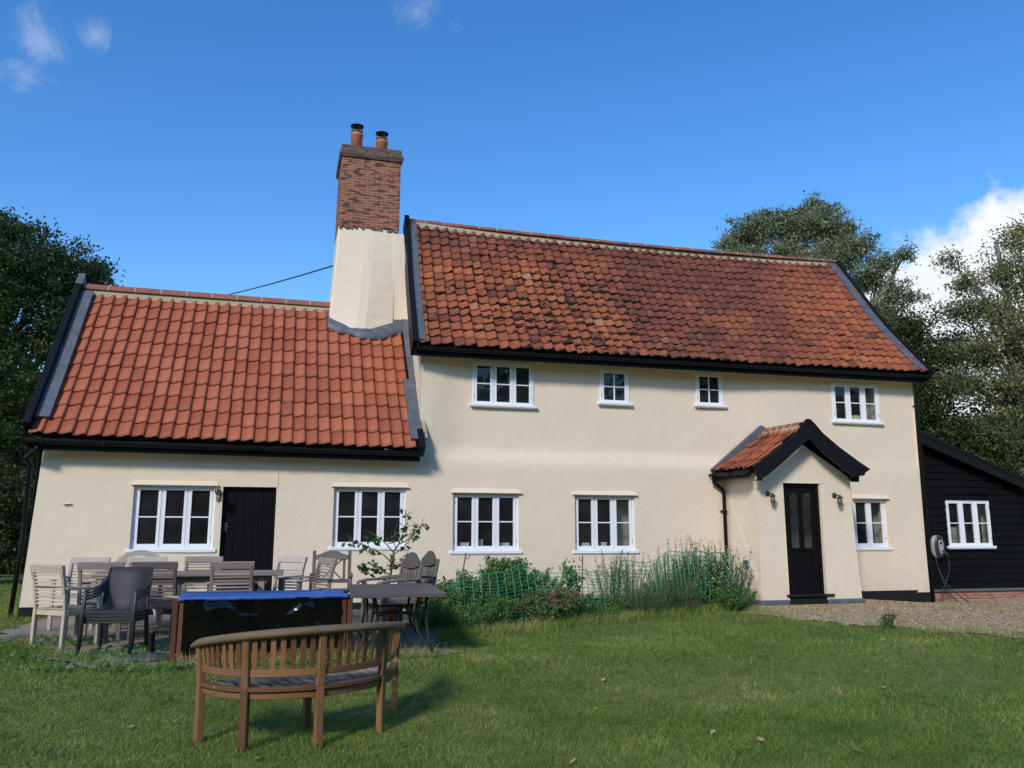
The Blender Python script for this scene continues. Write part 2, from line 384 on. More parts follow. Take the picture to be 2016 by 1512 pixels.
    def build(s, name, mats, parent=None, bevel=0, recalc=True):
        me = bpy.data.meshes.new(name); me.from_pydata(s.v, [], s.f); me.update()
        for mt in (mats if isinstance(mats, (list, tuple)) else [mats]): me.materials.append(mt)
        me.polygons.foreach_set('material_index', s.m); me.polygons.foreach_set('use_smooth', s.s)
        a = me.attributes.new('tint', 'FLOAT', 'POINT'); a.data.foreach_set('value', s.t)
        a = me.attributes.new('lc', 'FLOAT_VECTOR', 'POINT'); a.data.foreach_set('vector', [c for v in s.lc for c in v])
        if recalc:
            import bmesh
            bm = bmesh.new(); bm.from_mesh(me); bmesh.ops.recalc_face_normals(bm, faces=bm.faces[:]); bm.to_mesh(me); bm.free()
        o = bpy.data.objects.new(name, me); col.objects.link(o)
        if parent: o.parent = parent
        if bevel:
            b = o.modifiers.new('bevel', 'BEVEL'); b.width = bevel; b.segments = 1; b.limit_method = 'ANGLE'; b.angle_limit = R(40)
        return o

def tag(o, label=None, cat=None, group=None, kind=None):
    if label: o['label'] = label
    if cat: o['category'] = cat
    if group: o['group'] = group
    if kind: o['kind'] = kind
    return o
def empty(name, loc, rz=0, label=None, cat=None, group=None):
    o = bpy.data.objects.new(name, None); col.objects.link(o); o.location = loc; o.rotation_euler = (0, 0, rz); o.empty_display_size = .2
    return tag(o, label, cat, group)
def copy_tree(o, parent=None):
    c = o.copy(); col.objects.link(c); c.parent = parent
    for ch in list(o.children): copy_tree(ch, c)
    return c
def remat(root, pairs):
    """give a copied thing its own weathering: object-level copies of its meshes with another finish"""
    for ch in root.children_recursive:
        if ch.type == 'MESH':
            ch.data = ch.data.copy()
            for i, mt in enumerate(ch.data.materials):
                if mt in pairs: ch.data.materials[i] = pairs[mt]

def sstep(a, b, x):
    t = min(1, max(0, (x-a)/(b-a))); return t*t*(3-2*t)
def gz(x, y):
    """height of the ground"""
    z = .05*sstep(-5.0, -2.6, y) - .23*sstep(-5.75, -7.4, y) - .06*sstep(-7.4, -11, y)
    z -= .13*sstep(10.6, 13.2, x)*sstep(-8, -2, y)
    z += .02*noise.noise(Vector((x*.35, y*.35, 0)))*sstep(-6, -7.5, y)
    return z

def inpoly(x, y, P):
    c = False; n = len(P)
    for i in range(n):
        x1, y1 = P[i]; x2, y2 = P[(i+1) % n]
        if (y1 > y) != (y2 > y) and x < (x2-x1)*(y-y1)/(y2-y1)+x1: c = not c
    return c

# ---------------------------------------------------------------- ground
PATIO = [(-3.3, -0.2), (-3.4, -2.9), (-2.75, -3.6), (-2.35, -4.45), (-1.75, -5.25), (-1.2, -5.55), (-.5, -5.6), (.3, -5.35), (.9, -5.1), (1.75, -5.3), (2.05, -4.2), (2.3, -2.6), (2.2, -0.2)]
BED = [(2.25, -.02), (2.3, -2.6), (2.1, -3.85), (2.95, -3.55), (3.9, -3.1), (4.96, -2.75), (6.65, -1.9), (8.0, -1.0), (8.42, -.6), (8.42, -.02)]
GRAVEL = [(8.42, .3), (8.3, -.7), (7.55, -1.7), (7.5, -3.0), (8.2, -4.1), (9.0, -5.0), (9.6, -5.6), (12, -6.6), (16, -7.6), (30, -8), (30, 6), (13.4, 6), (13.4, .3)]
HOUSE = [(-3.75, 0), (13, 0), (16.1, .4), (16.1, 5), (-3.75, 4.5)]
def sheet(name, x0, x1, y0, y1, stp, mat_, off, poly=None, wob=0, label=None):
    xs = np.arange(x0, x1+1e-6, stp); ys = np.arange(y0, y1+1e-6, stp); mb = MB(); idx = {}
    vs = []; fs = []
    def vid(i, j):
        if (i, j) not in idx:
            x, y = float(xs[i]), float(ys[j]); idx[(i, j)] = len(vs); vs.append((x, y, gz(x, y)+off))
        return idx[(i, j)]
    for i in range(len(xs)-1):
        for j in range(len(ys)-1):
            cx, cy = float(xs[i]+xs[i+1])/2, float(ys[j]+ys[j+1])/2
            if poly:
                ww = Vector((cx*1.7, cy*1.7, 3)); dx, dy = wob*noise.noise(ww), wob*noise.noise(ww+Vector((9, 9, 9)))
                ww = ww*4; dx += .4*wob*noise.noise(ww); dy += .4*wob*noise.noise(ww+Vector((9, 9, 9)))
                if not inpoly(cx+dx, cy+dy, poly): continue
            fs.append((vid(i, j), vid(i+1, j), vid(i+1, j+1), vid(i, j+1)))
    mb.add(vs, fs, 0, .5, None, True)
    return mb.build(name, mat_, None, 0, False)
def ground():
    near = np.arange(-14, 32.01, .25)
    xs = np.concatenate([[-900, -400, -200, -100, -60, -40, -28, -20], near, [38, 48, 65, 100, 200, 400, 900]])
    ys = np.concatenate([[-900, -400, -200, -100, -60, -40, -28, -20], np.arange(-16, 8.01, .25), [11, 15, 20, 28, 40, 60, 100, 200, 400, 900]])
    vs = [(float(x), float(y), gz(float(x), float(y))) for y in ys for x in xs]; nx = len(xs)
    fs = [(j*nx+i, j*nx+i+1, (j+1)*nx+i+1, (j+1)*nx+i) for j in range(len(ys)-1) for i in range(nx-1)]
    mb = MB(); mb.add(vs, fs, 0, .5, None, True); o = mb.build('lawn_ground', MAT['lawn'], None, 0, False)
    return tag(o, kind='structure')
ground()
tag(sheet('gravel_drive', 7, 30, -8.2, 6, .08, MAT['gravel'], .012, GRAVEL, .55), kind='structure')
tag(sheet('patio_paving', -4, 3, -6.2, 0, .08, MAT['paving'], .014, PATIO, .35), kind='structure')
tag(sheet('flower_bed_soil', 2, 8.6, -4.2, 0, .1, MAT['soil'], .022, BED, .1), kind='structure')

# ---------------------------------------------------------------- farmhouse
house = empty('farmhouse', (0, 0, 0), 0, 'long cream rendered farmhouse with red pantile roofs and a brick chimney', 'house')

PL = {'W1': (-2.187, -1.113, 1.152, 2.018, 3, 0), 'W2': (.992, 2.054, 1.176, 2.035, 3, 0), 'W3': (3.079, 4.118, 1.10, 1.959, 3, 0), 'W4': (5.370, 6.393, 1.094, 1.950, 3, 0),
      'W5': (11.391, 12.013, 1.126, 1.948, 2, 0), 'U1': (3.429, 4.442, 3.729, 4.398, 3, 1), 'U2': (5.943, 6.381, 3.860, 4.384, 1, 1), 'U3': (7.988, 8.423, 3.90, 4.42, 1, 1), 'U4': (11.052, 12.031, 3.672, 4.349, 3, 1)}
def set_back(x, z):
    a = sstep(2.60, 2.83, z)
    wdt = sstep(2.3, 3.3, x)*(1-.75*sstep(8.2, 10.2, x))
    return .135*a*wdt
def wall_y(x, z):
    return set_back(x, z) + .016*noise.noise(Vector((x*.5, z*.6, 1))) + .006*noise.noise(Vector((x*1.7, z*1.9, 5)))
HOLES = []
for k, (x0, x1, z0, z1, n, fl) in PL.items():
    HOLES.append((x0-.092, x1+.092, z0-.135, z1+.09) if not fl else (x0-.08, x1+.08, z0-.10, z1+.075))
DOOR = (-.909, -.053, .10, 2.089); HOLES.append(DOOR)

def wall_skin():
    mb = MB()
    def lines(a, b, st, extra):
        L = sorted(set([round(float(v), 4) for v in np.arange(a, b, st)] + [b] + [round(e, 4) for e in extra]))
        keep = [L[0]]
        ex = set(round(e, 4) for e in extra) | {b}
        for v in L[1:]:
            if v - keep[-1] < .03 and v not in ex: continue
            if v - keep[-1] < .03 and keep[-1] not in ex: keep[-1] = v
            else: keep.append(v)
        return keep
    for X0, X1, Z0, Z1 in ((-3.70, 2.36, .16, 2.78), (2.36, 12.98, .14, 4.60)):
        xs = lines(X0, X1, .14, [e for h in HOLES for e in h[:2] if X0 < e < X1]); zs = lines(Z0, Z1, .12, [e for h in HOLES for e in h[2:] if Z0 < e < Z1])
        vs = []
        for z in zs:
            for x in xs:
                xx = x
                if X0 < -3 and x < -2.9: xx = x + (-.08 + .13*(z-.15)/2.6)*(1-(x+3.70)/.8)
                vs.append((xx, wall_y(x, z) if x > X0+.01 or X0 > 0 else wall_y(x, z), z))
        nx = len(xs); fs = []
        for j in range(len(zs)-1):
            for i in range(nx-1):
                cx, cz = (xs[i]+xs[i+1])/2, (zs[j]+zs[j+1])/2
                if any(h[0] < cx < h[1] and h[2] < cz < h[3] for h in HOLES): continue
                fs.append((j*nx+i, j*nx+i+1, (j+1)*nx+i+1, (j+1)*nx+i))
        mb.add(vs, fs, 0, .5, None, True)
    for (a, b, c, d) in HOLES:                       # reveals
        y0, y1 = (wall_y(a, c), .30)
        for p, q in (((a, c), (a, d)), ((b, c), (b, d)), ((a, d), (b, d)), ((a, c), (b, c))):
            mb.add([(p[0], wall_y(*p), p[1]), (q[0], wall_y(*q), q[1]), (q[0], y1, q[1]), (p[0], y1, p[1])], [(0, 1, 2, 3)])
    # plaster drip moulds over the ground floor openings
    for k in ('W1', 'W2', 'W3', 'W4', 'W5'):
        a, b, _, d = HOLES[list(PL).index(k)]; a -= .045; b += .045
        ya = wall_y((a+b)/2, d); t = d+.075; y = ya-.055
        mb.add([(a+.06, ya+.004, t), (b-.06, ya+.004, t), (b, y, d), (a, y, d), (a, ya+.02, d-.012), (b, ya+.02, d-.012), (a, y, d-.012), (b, y, d-.012)],
               [(0, 3, 2, 1), (3, 6, 7, 2), (6, 4, 5, 7), (0, 4, 6, 3), (1, 2, 7, 5)])
    # the other outer faces, gables included
    E_ = [(-3.72, 0.02, 2.78), (-3.78, 0.02, .1), (-3.78, 3.9, .1), (-3.72, 3.9, 2.78), (-3.72, 1.95, 5.6)]
    mb.add(E_, [(0, 1, 2, 3, 4)])
    g_ = [(2.36, 0.02, .1), (2.36, 0.02, 4.55), (2.36, 2.35, 7.72), (2.36, 4.7, 4.55), (2.36, 4.7, .1)]
    mb.add(g_, [(0, 1, 2, 3, 4)])
    g2 = [(12.98, 0.0, .1), (12.98, 0.0, 4.60), (12.98, 2.35, 7.72), (12.98, 4.7, 4.60), (12.98, 4.7, .1)]
    mb.add(g2, [(4, 3, 2, 1, 0)])
    mb.add([(-3.78, 3.9, .1), (2.36, 3.9, .1), (2.36, 3.9, 2.9), (-3.72, 3.9, 2.9)], [(0, 1, 2, 3)])
    mb.add([(2.36, 4.7, .1), (12.98, 4.7, .1), (12.98, 4.7, 4.6), (2.36, 4.7, 4.6)], [(0, 1, 2, 3)])
    # cream soffit strips under the gutters
    mb.box(2.38, 13.05, -.19, .12, 4.515, 4.555); mb.box(-3.72, 2.3, -.19, .03, 2.665, 2.70)
    # small bits in the plaster: ledge left of the first window, hairline joint by the door
    mb.add([(-3.30, -.012, 1.79), (-3.19, -.012, 1.80), (-3.17, -.045, 1.785), (-3.29, -.05, 1.775), (-3.29, -.02, 1.765), (-3.18, -.02, 1.772)], [(0, 3, 2, 1), (3, 4, 5, 2)])
    mb.box(-.06, -.035, -.012, .01, 2.10, 2.48)
    return mb.build('wall', MAT['plaster'], house, 0, False)
wall_skin()
for x0, x1, z in ((-3.78, DOOR[0], .20), (DOOR[1], 8.38, .17), (10.5, 13.0, .185)):
    k = max(1, int((x1-x0)/.5)); mb = MB()
    for i in range(k):
        a = x0+(x1-x0)*i/k; b = x0+(x1-x0)*(i+1)/k
        mb.box(a, b, -.012+.004*random.random(), .05, -.25, z)
    mb.build('plinth', MAT['plinth'], house)

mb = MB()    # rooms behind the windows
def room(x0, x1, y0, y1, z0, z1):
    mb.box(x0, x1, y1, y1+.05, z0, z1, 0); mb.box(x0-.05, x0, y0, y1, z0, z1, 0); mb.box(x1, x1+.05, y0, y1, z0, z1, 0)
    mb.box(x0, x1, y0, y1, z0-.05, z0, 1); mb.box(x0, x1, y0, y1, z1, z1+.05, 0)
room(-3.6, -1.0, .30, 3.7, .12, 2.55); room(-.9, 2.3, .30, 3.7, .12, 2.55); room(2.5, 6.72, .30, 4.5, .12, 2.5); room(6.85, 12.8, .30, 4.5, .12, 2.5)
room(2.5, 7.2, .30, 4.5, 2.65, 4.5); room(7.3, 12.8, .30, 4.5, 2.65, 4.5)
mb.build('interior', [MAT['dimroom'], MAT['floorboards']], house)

def window(parent, x0, x1, z0, z1, n, Y, cross=False, sill=.055, so=.06, bot=.135, top=.09, side=.092, label=None, blackback=False):
    """casement window: x0..x1, z0..z1 are the glazed extents, Y the frame's front face"""
    f = MB(); gap = .118; pw = (x1-x0-gap*(n-1))/n
    X0, X1, Z0, Z1 = x0-side, x1+side, z0-bot, z1+top
    jw = side-.05; st = .046
    f.box(X0, X0+jw, Y, Y+.09, Z0+sill, Z1); f.box(X1-jw, X1, Y, Y+.09, Z0+sill, Z1)
    f.box(X0+jw, X1-jw, Y+.002, Y+.09, Z1-(top-st), Z1); f.box(X0+jw, X1-jw, Y+.002, Y+.09, Z0+sill, Z0+sill+max(.02, bot-sill-.062))
    pn = MB()
    for i in range(n):
        a = x0+i*(pw+gap); b = a+pw; yf = Y+.004 if i != 1 or n < 3 else Y+.008
        lo, hi = z0-.058, z1+st-.004
        f.box(a-st, a, yf, yf+.055, lo, hi); f.box(b, b+st, yf, yf+.055, lo, hi)
        f.box(a, b, yf+.002, yf+.053, z1, hi); f.box(a, b, yf+.002, yf+.053, lo, z0)
        zm = (z0+z1)/2; f.box(a, b, yf+.012, yf+.045, zm-.011, zm+.011)
        if cross: xm = (a+b)/2; f.box(xm-.011, xm+.011, yf+.010, yf+.046, z0, z1)
        pn.add([(a-.005, yf+.030, z0-.005), (b+.005, yf+.030, z0-.005), (b+.005, yf+.030, z1+.005), (a-.005, yf+.030, z1+.005)], [(0, 1, 2, 3)])
        if i < n-1:
            xm = b+gap/2; f.box(xm-gap/2+st+.003, xm+gap/2-st-.003, Y+.014, Y+.08, lo, hi)
        hx = a-st-.004 if i == 0 else b+st+.004
        if i != 1 or n < 3:
            for zz in (z0+.05, z1-.12): f.box(hx-.007, hx+.007, yf-.006, yf+.01, zz, zz+.075, 1)
    o = f.build('window', [MAT['white'], MAT['steel']], parent, .003)
    if label: o['label'] = label
    pn.build('pane', MAT['glass'], o, 0, False)
    s = MB(); s.box(X0-.055, X1+.055, Y-so, Y+.09, Z0, Z0+sill); s.box(X0-.045, X1+.045, Y-so+.012, Y+.08, Z0-.014, Z0)
    s.build('sill', MAT['white'], o, .006)
    return o
for k, (x0, x1, z0, z1, n, fl) in PL.items():
    if not fl: window(house, x0, x1, z0, z1, n, .055, so=.085)
    else:
        yb = wall_y((x0+x1)/2, (z0+z1)/2); window(house, x0, x1, z0, z1, n, yb-.022, cross=(n == 1), sill=.045, so=.06, bot=.10, top=.075, side=.08)

# planked back door
d = MB(); a, b, c, e = DOOR; nb = 5
for i in range(nb):
    p, q = a+.05+(b-a-.1)*i/nb, a+.05+(b-a-.1)*(i+1)/nb; d.box(p+.002, q-.002, .085, .13, c, e-.05)
d.box(a, a+.05, .05, .15, c, e); d.box(b-.05, b, .05, .15, c, e); d.box(a+.05, b-.05, .052, .15, e-.05, e); d.box(a+.05, b-.05, .13, .15, c, e-.05)
door = d.build('back_door', MAT['blackwood'], house, .004); door['label'] = 'black planked back door'
d = MB(); d.box(-.855, -.815, .07, .084, 1.36, 1.50); d.tube([(-.835, .075, 1.43), (-.835, .04, 1.43)], .008); d.tube([(-.838, .04, 1.43), (-.76, .04, 1.425)], .008)
d.build('handle', MAT['brass'], door)

# ---------------------------------------------------------------- roofs
class Roof:
    def __init__(s, EL, ER, RL, RR, sag=0, ripple=0, drop=0):
        s.drop = drop
        s.c = [Vector(v) for v in (EL, ER, RL, RR)]; s.sag = sag; s.rip = ripple
        u = (s.c[1]-s.c[0]); v = (s.c[2]-s.c[0]); s.n = u.cross(v).normalized()
        if s.n.z < 0: s.n = -s.n
    def P(s, u, v, h=0.0):
        a, b, c, d = s.c
        p = (a*(1-u)+b*u)*(1-v)+(c*(1-u)+d*u)*v
        hh = h - s.sag*math.sin(math.pi*min(1, max(0, v)))*(1.25-v)
        if s.rip: hh += s.rip*noise.noise(Vector((p.x*.45, v*2.5, 2.2)))
        if s.drop: hh -= s.drop*math.sin(math.pi*min(1, max(0, u)))*max(0, v)
        return p + s.n*hh
def pantiles(rf, nc, nr, jit, amp, lift, mats, name, parent, flip=False, lower=None):
    prof = [(0, .10), (.10, .0), (.26, .06), (.40, .22), (.54, .48), (.66, .76), (.77, .96), (.85, 1.0), (.92, .86), (.97, .50), (1.0, .12)]
    if flip: prof = [(1-a, b) for a, b in prof[::-1]]
    mb = MB(); k = len(prof)
    for j in range(nr):
        for i in range(nc):
            du, dv, dl = jit*random.uniform(-.06, .06), jit*random.uniform(-.09, .09), jit*random.uniform(-.006, .010)
            rot = jit*random.uniform(-.05, .05); vs = []; lcs = []
            for t, hh in ((0, -.020), (0, 0.0), (.5, 0), (1.12, 0)):
                for s_, h in prof:
                    u = (i+s_+du)/nc; v = (j+t+(dv if t < 1 else 0)+rot*(s_-.5)*(1 if t < .6 else 0))/nr
                    if t > 1: v = min(v, (nr+.0)/nr)
                    vs.append(rf.P(u, v, .012+h*amp+lift*(1-t)+dl+hh)); lcs.append((s_, t, 0))
            fs = [(r*k+q, r*k+q+1, (r+1)*k+q+1, (r+1)*k+q) for r in (1, 2) for q in range(k-1)]
            tt = random.random()
            if jit > .6: tt = min(1, max(0, .5+.30*noise.noise(Vector((i*.31, j*.45, 7)))*1.6 + random.gauss(0, .17)))
            mb.add(vs, fs, 0, tt, lcs, True)
            o = len(mb.v)-len(vs)
            for q in range(k-1):
                mb.f.append((o+q, o+q+1, o+k+q+1, o+k+q)); mb.m.append(0); mb.s.append(False)
    # battens and felt beneath
    a, b, c, d = [rf.P(u, v, -.02) for u, v in ((0, 0), (1, 0), (0, 1), (1, 1))]
    S = 8; vs = [rf.P(u/12, v/S, -.022) for v in range(S+1) for u in range(13)]
    mb.add(vs, [(v*13+u, v*13+u+1, (v+1)*13+u+1, (v+1)*13+u) for v in range(S) for u in range(12)], 1)
    return mb.build(name, mats, parent, 0, False)
def strip(mb, rf, xo0, xo1, side, h0, h1, v0=0, v1=1, N=14, m=0):
    """board or flashing running up the slope beside edge u=side; xo are sideways offsets in metres"""
    rings = []
    for i in range(N+1):
        v = v0+(v1-v0)*i/N; ux = (rf.c[1]-rf.c[0]).normalized()
        rings.append([rf.P(side, v, h0)+ux*xo0, rf.P(side, v, h0)+ux*xo1, rf.P(side, v, h1)+ux*xo1, rf.P(side, v, h1)+ux*xo0])
    mb.sweep(rings, m)
def ridge(mb, mbm, A, B, n, r, gap=.014, drop=.0, wob=0, flat=1.0, colr=None):
    A = Vector(A); B = Vector(B); d = (B-A).normalized(); s_ = d.cross(Vector((0, 0, 1))).normalized(); L = (B-A).length/n
    for i in range(n):
        p = A+d*(L*i+gap/2)+Vector((0, 0, wob*random.uniform(-1, 1))); q = A+d*(L*(i+1)-gap/2)+Vector((0, 0, wob*random.uniform(-1, 1))); rings = []
        for e in (p, q):
            rings.append([e+s_*math.cos(a)*r+Vector((0, 0, math.sin(a)*r*flat)) for a in [math.pi*t/10 for t in range(11)]] + [e+s_*math.cos(a)*(r-.018)+Vector((0, 0, math.sin(a)*(r-.018)*flat)) for a in [math.pi*t/10 for t in range(10, -1, -1)]])
        mb.sweep(rings, random.choice(colr) if colr else 0)
        e0, e1 = A+d*(L*(i+1)-gap*.8), A+d*(L*(i+1)+gap*.8)
        if i < n-1: mbm.sweep([[e+s_*math.cos(a)*(r+.004)+Vector((0, 0, math.sin(a)*(r+.004)*flat)) for a in [math.pi*t/10 for t in range(11)]] for e in (e0, e1)])

ext = Roof((-3.80, -.32, 2.83), (2.27, -.32, 2.76), (-3.73, 1.86, 5.72), (2.18, 1.86, 5.70), .035, .02)
ext_back = Roof((2.2, 4.05, 2.83), (-3.8, 4.05, 2.83), (2.18, 1.9, 5.70), (-3.73, 1.9, 5.72), 0)
main = Roof((2.26, -.32, 4.63), (13.10, -.32, 4.655), (2.42, 2.30, 7.84), (12.98, 2.34, 7.87), .10, .035, .085)
main_back = Roof((13.1, 5.0, 4.6), (2.3, 5.0, 4.6), (12.98, 2.36, 7.87), (2.42, 2.36, 7.84), 0)
er = pantiles(ext, 29, 11, .45, .047, .024, [MAT['newtile'], MAT['black']], 'extension_roof', house); er['label'] = 'clean new orange red pantile roof over the low wing'
mr_ = pantiles(main, 51, 17, 1.0, .045, .026, [MAT['oldtile'], MAT['black']], 'main_roof', house); mr_['label'] = 'old weathered pantile roof blotched with dark moss'
pantiles(ext_back, 14, 6, .2, .045, .02, [MAT['newtile'], MAT['black']], 'rear_roof_slope', house)
pantiles(main_back, 25, 8, .5, .042, .02, [MAT['oldtile'], MAT['black']], 'rear_roof_slope', house)

rm = MB(); mm = MB()
ridge(rm, mm, (-3.72, 1.90, 5.79), (.86, 1.90, 5.765), 10, .13, flat=.95)
rm.build('ridge_tile', MAT['ridge'], er)
rings = [[ext.P(u, .972, .03+.006*math.sin(u*300)), ext.P(u, .99, .06), ext.P(u, 1.0, .09)+Vector((0, .03, .03)), ext.P(u, 1, 0)+Vector((0, .10, 0))] for u in [i/30*.775 for i in range(31)]]
mm.sweep(rings, closed=False); mm.build('ridge_mortar', MAT['mortar'], er, 0, False)
rm = MB(); mm = MB()
xr = [2.36+10.66*k/9 for k in range(10)]
for p_, q_ in zip(xr, xr[1:]):
    zs_ = [7.90+.02*(x-2.36)/10.66-.068*math.sin(math.pi*(x-2.36)/10.66) for x in (p_, q_)]
    ridge(rm, mm, (p_, 2.34, zs_[0]), (q_, 2.34, zs_[1]), 3, .115, wob=.005, flat=.8, colr=[0, 0, 1] if p_ < 6 else [0, 1, 1])
rm.build('ridge_tile', [MAT['ridge'], MAT['oldridge']], mr_)
rings = [[main.P(u, .966, .03), main.P(u, .985, .065), main.P(u, 1.0, .09)+Vector((0, .03, .03)), main.P(u, 1, 0)+Vector((0, .09, 0))] for u in [i/50 for i in range(51)]]
mm.sweep(rings, closed=False); mm.build('ridge_mortar', MAT['mortar'], mr_, 0, False)

# verges: black boards and lead flashing
def barge(rf, xo0, xo1, side, h0, h1, v0=-.03, v1=1.06, parent=house):
    b_ = MB(); strip(b_, rf, xo0, xo1, side, h0, h1, v0, v1); return b_.build('bargeboard', MAT['black'], parent, .004)
barge(ext, -.08, .025, 0, -.20, .21, .02, 1.08); barge(main, -.115, -.02, 0, -.22, .13, -.01, 1.04); barge(main, .005, .07, 1, -.22, .12, -.02, 1.03)
def lead(*a):
    l_ = MB(); strip(l_, *a); l_.build('lead_flashing', MAT['lead'], house)
lead(ext, .027, .23, 0, .06, .112, .085, .985); lead(main, -.02, .13, 0, .04, .075, .02, 1.0); lead(main, -.22, .004, 1, .045, .075, .015, .995)
# flashing where the low roof meets the taller gable, and round the chimney foot
lead(ext, -.10, .10, 1, .06, .125, .04, .46); lead(ext, .02, .16, 1, .06, .12, .44, .97)
lead(ext, -.085, .03, 0, .205, .228, 1.0, 1.085, 3)
stub = MB(); strip(stub, ext, .02, .12, 1, -.1, .16, -.02, .10); stub.build('bargeboard', MAT['black'], house, .004)
fl = MB(); strip(fl, ext, .10, .20, 1, .02, .085, .06, .95); fl.build('mortar_fillet', MAT['mortar'], house)

# gutters: fascia, half-round trough, brackets
def gutter(A, B, parent, name='gutter', fas=True):
    A = Vector(A); B = Vector(B); g_ = MB(); r = .058; d = (B-A).normalized(); o = Vector((-d.y, d.x, 0))
    if o.y > 0 or (abs(o.y) < .01 and o.x > 0): o = -o
    rings = []
    for p in (A, B):
        ring = [p+o*(-math.cos(t)*r)+Vector((0, 0, -math.sin(t)*r*1.1)) for t in [math.pi*k/9 for k in range(10)]]
        ring += [p+o*(-math.cos(t)*(r-.008))+Vector((0, 0, -math.sin(t)*(r-.008)*1.1)) for t in [math.pi*k/9 for k in range(9, -1, -1)]]
        rings.append(ring)
    g_.sweep(rings)
    if fas: g_.bar(A-o*.085+Vector((0, 0, -.05)), B-o*.085+Vector((0, 0, -.05)), .03, .19)
    n = int((B-A).length/.95)
    for i in range(n+1):
        c = A+(B-A)*((i+.3)/(n+1)); g_.bar(c-o*.07+Vector((0, 0, -.075)), c+o*.066+Vector((0, 0, -.06)), .022, .010); g_.bar(c+o*.064+Vector((0, 0, -.066)), c+o*.064+Vector((0, 0, .006)), .022, .007)
    return g_.build(name, MAT['black'], parent)
gutter((-3.86, -.35, 2.75), (2.33, -.35, 2.70), house); gutter((2.20, -.35, 4.585), (13.14, -.35, 4.605), house)
def pipe(pts, parent, r=.034, clips=()):
    p_ = MB(); p_.tube(pts, r, 10)
    for c in clips:
        p_.tube([Vector(c)-Vector((0, 0, .02)), Vector(c)+Vector((0, 0, .02))], r+.01, 10); p_.bar(Vector(c), Vector(c)+Vector((-.07, .05, 0)), .03, .03)
    return p_.build('downpipe', MAT['black'], parent)
pipe([(-3.66, -.34, 2.66), (-3.66, -.34, 2.60), (-3.78, -.2, 2.54), (-3.88, -.02, 2.50), (-3.84, .06, 2.40), (-3.835, .06, 1.2), (-3.90, .05, .06)], house, .036, [(-3.84, .06, 2.1), (-3.86, .055, .9)])
pipe([(13.05, -.33, 4.5), (13.05, -.3, 4.42), (13.03, -.06, 4.28), (13.03, -.02, 4.15), (13.04, -.02, -.05)], house, .036, [(13.03, -.02, 4.0), (13.035, -.02, 2.2), (13.04, -.02, .75)])

# chimney: tapering rendered base, brick shaft with oversailing cap, two clay pots with cowls
cb = MB()
def ring4(x0, x1, y0, y1, z): return [(x0, y0, z), (x1, y0, z), (x1, y1, z), (x0, y1, z)]
rings = []
for i in range(9):
    t = i/8; e = t**.8
    x0_, x1_, y0_, z_ = .72+.185*t**.62, 2.03+.085*e, 1.50+.26*e, 5.25+2.28*t; rings.append([(x0_, y0_+.03, z_), (x0_+.55, y0_-.11*(1-t)**1.3, z_), (x0_+.72, y0_-.115*(1-t)**1.3, z_), (x1_, y0_+.02, z_), (x1_, 3.1-.2*e, z_), (x0_, 3.1-.2*e, z_)])
cb.sweep(rings)
chim = cb.build('chimney', MAT['plaster'], house, .03)
cs = MB()
cs.sweep([ring4(1.9, 2.37, 1.585, 2.4, 5.2), ring4(1.95, 2.37, 1.63, 2.4, 5.9), ring4(2.0, 2.31, 1.675, 2.4, 6.6), ring4(2.0, 2.24, 1.76, 2.5, 7.42)])
cs.build('chimney_shoulder', MAT['plaster'], chim, .02)
rg_ = MB()
for k in range(26):
    x = .91+1.2*k/26; rg_.box(x, x+1.2/26-.004, 1.735+random.uniform(-.006, .004), 1.78, 7.49-random.uniform(.0, .07), 7.53)
rg_.build('ragged_brick_course', MAT['brick'], chim)
bs = MB(); bs.sweep([ring4(.895, 2.13, 1.745, 2.95, 7.50), ring4(.915, 2.13, 1.755, 2.94, 9.0)]); bs.build('brick_shaft', MAT['brick'], chim)
bc = MB(); bc.sweep([ring4(.885, 2.16, 1.725, 2.97, 8.97), ring4(.865, 2.18, 1.70, 2.99, 9.04), ring4(.865, 2.18, 1.70, 2.99, 9.10), ring4(.90, 2.145, 1.735, 2.96, 9.11), ring4(.90, 2.14, 1.74, 2.955, 9.25)])
bc.build('chimney_cap', MAT['capbrick'], chim, .012)
fm = MB(); fm.sweep([ring4(.93, 2.11, 1.77, 2.92, 9.24), ring4(1.05, 2.0, 1.9, 2.8, 9.31)]); fm.build('flaunching', MAT['mortar'], chim)
lb = MB()   # lead apron at the foot of the chimney
rings = []
for i in range(49):
    t = i/48; x = .74+1.48*t; u = (x+3.73)/5.91
    lo = .852-.075*math.sin(math.pi*t)-.02*noise.noise(Vector((t*5, 0, 0))); up = .965+.01*math.sin(9*t)
    rings.append([ext.P(u, lo-.012+.012*noise.noise(Vector((t*9, 3, 0))), .085), ext.P(u, lo+.03, .105), ext.P(u, up, .115+.012*noise.noise(Vector((t*11, 1, 0)))), ext.P(u, up, .03), ext.P(u, lo-.012, .02)])
lb.sweep(rings, 0, True); lb.build('lead_apron', MAT['lead'], chim)
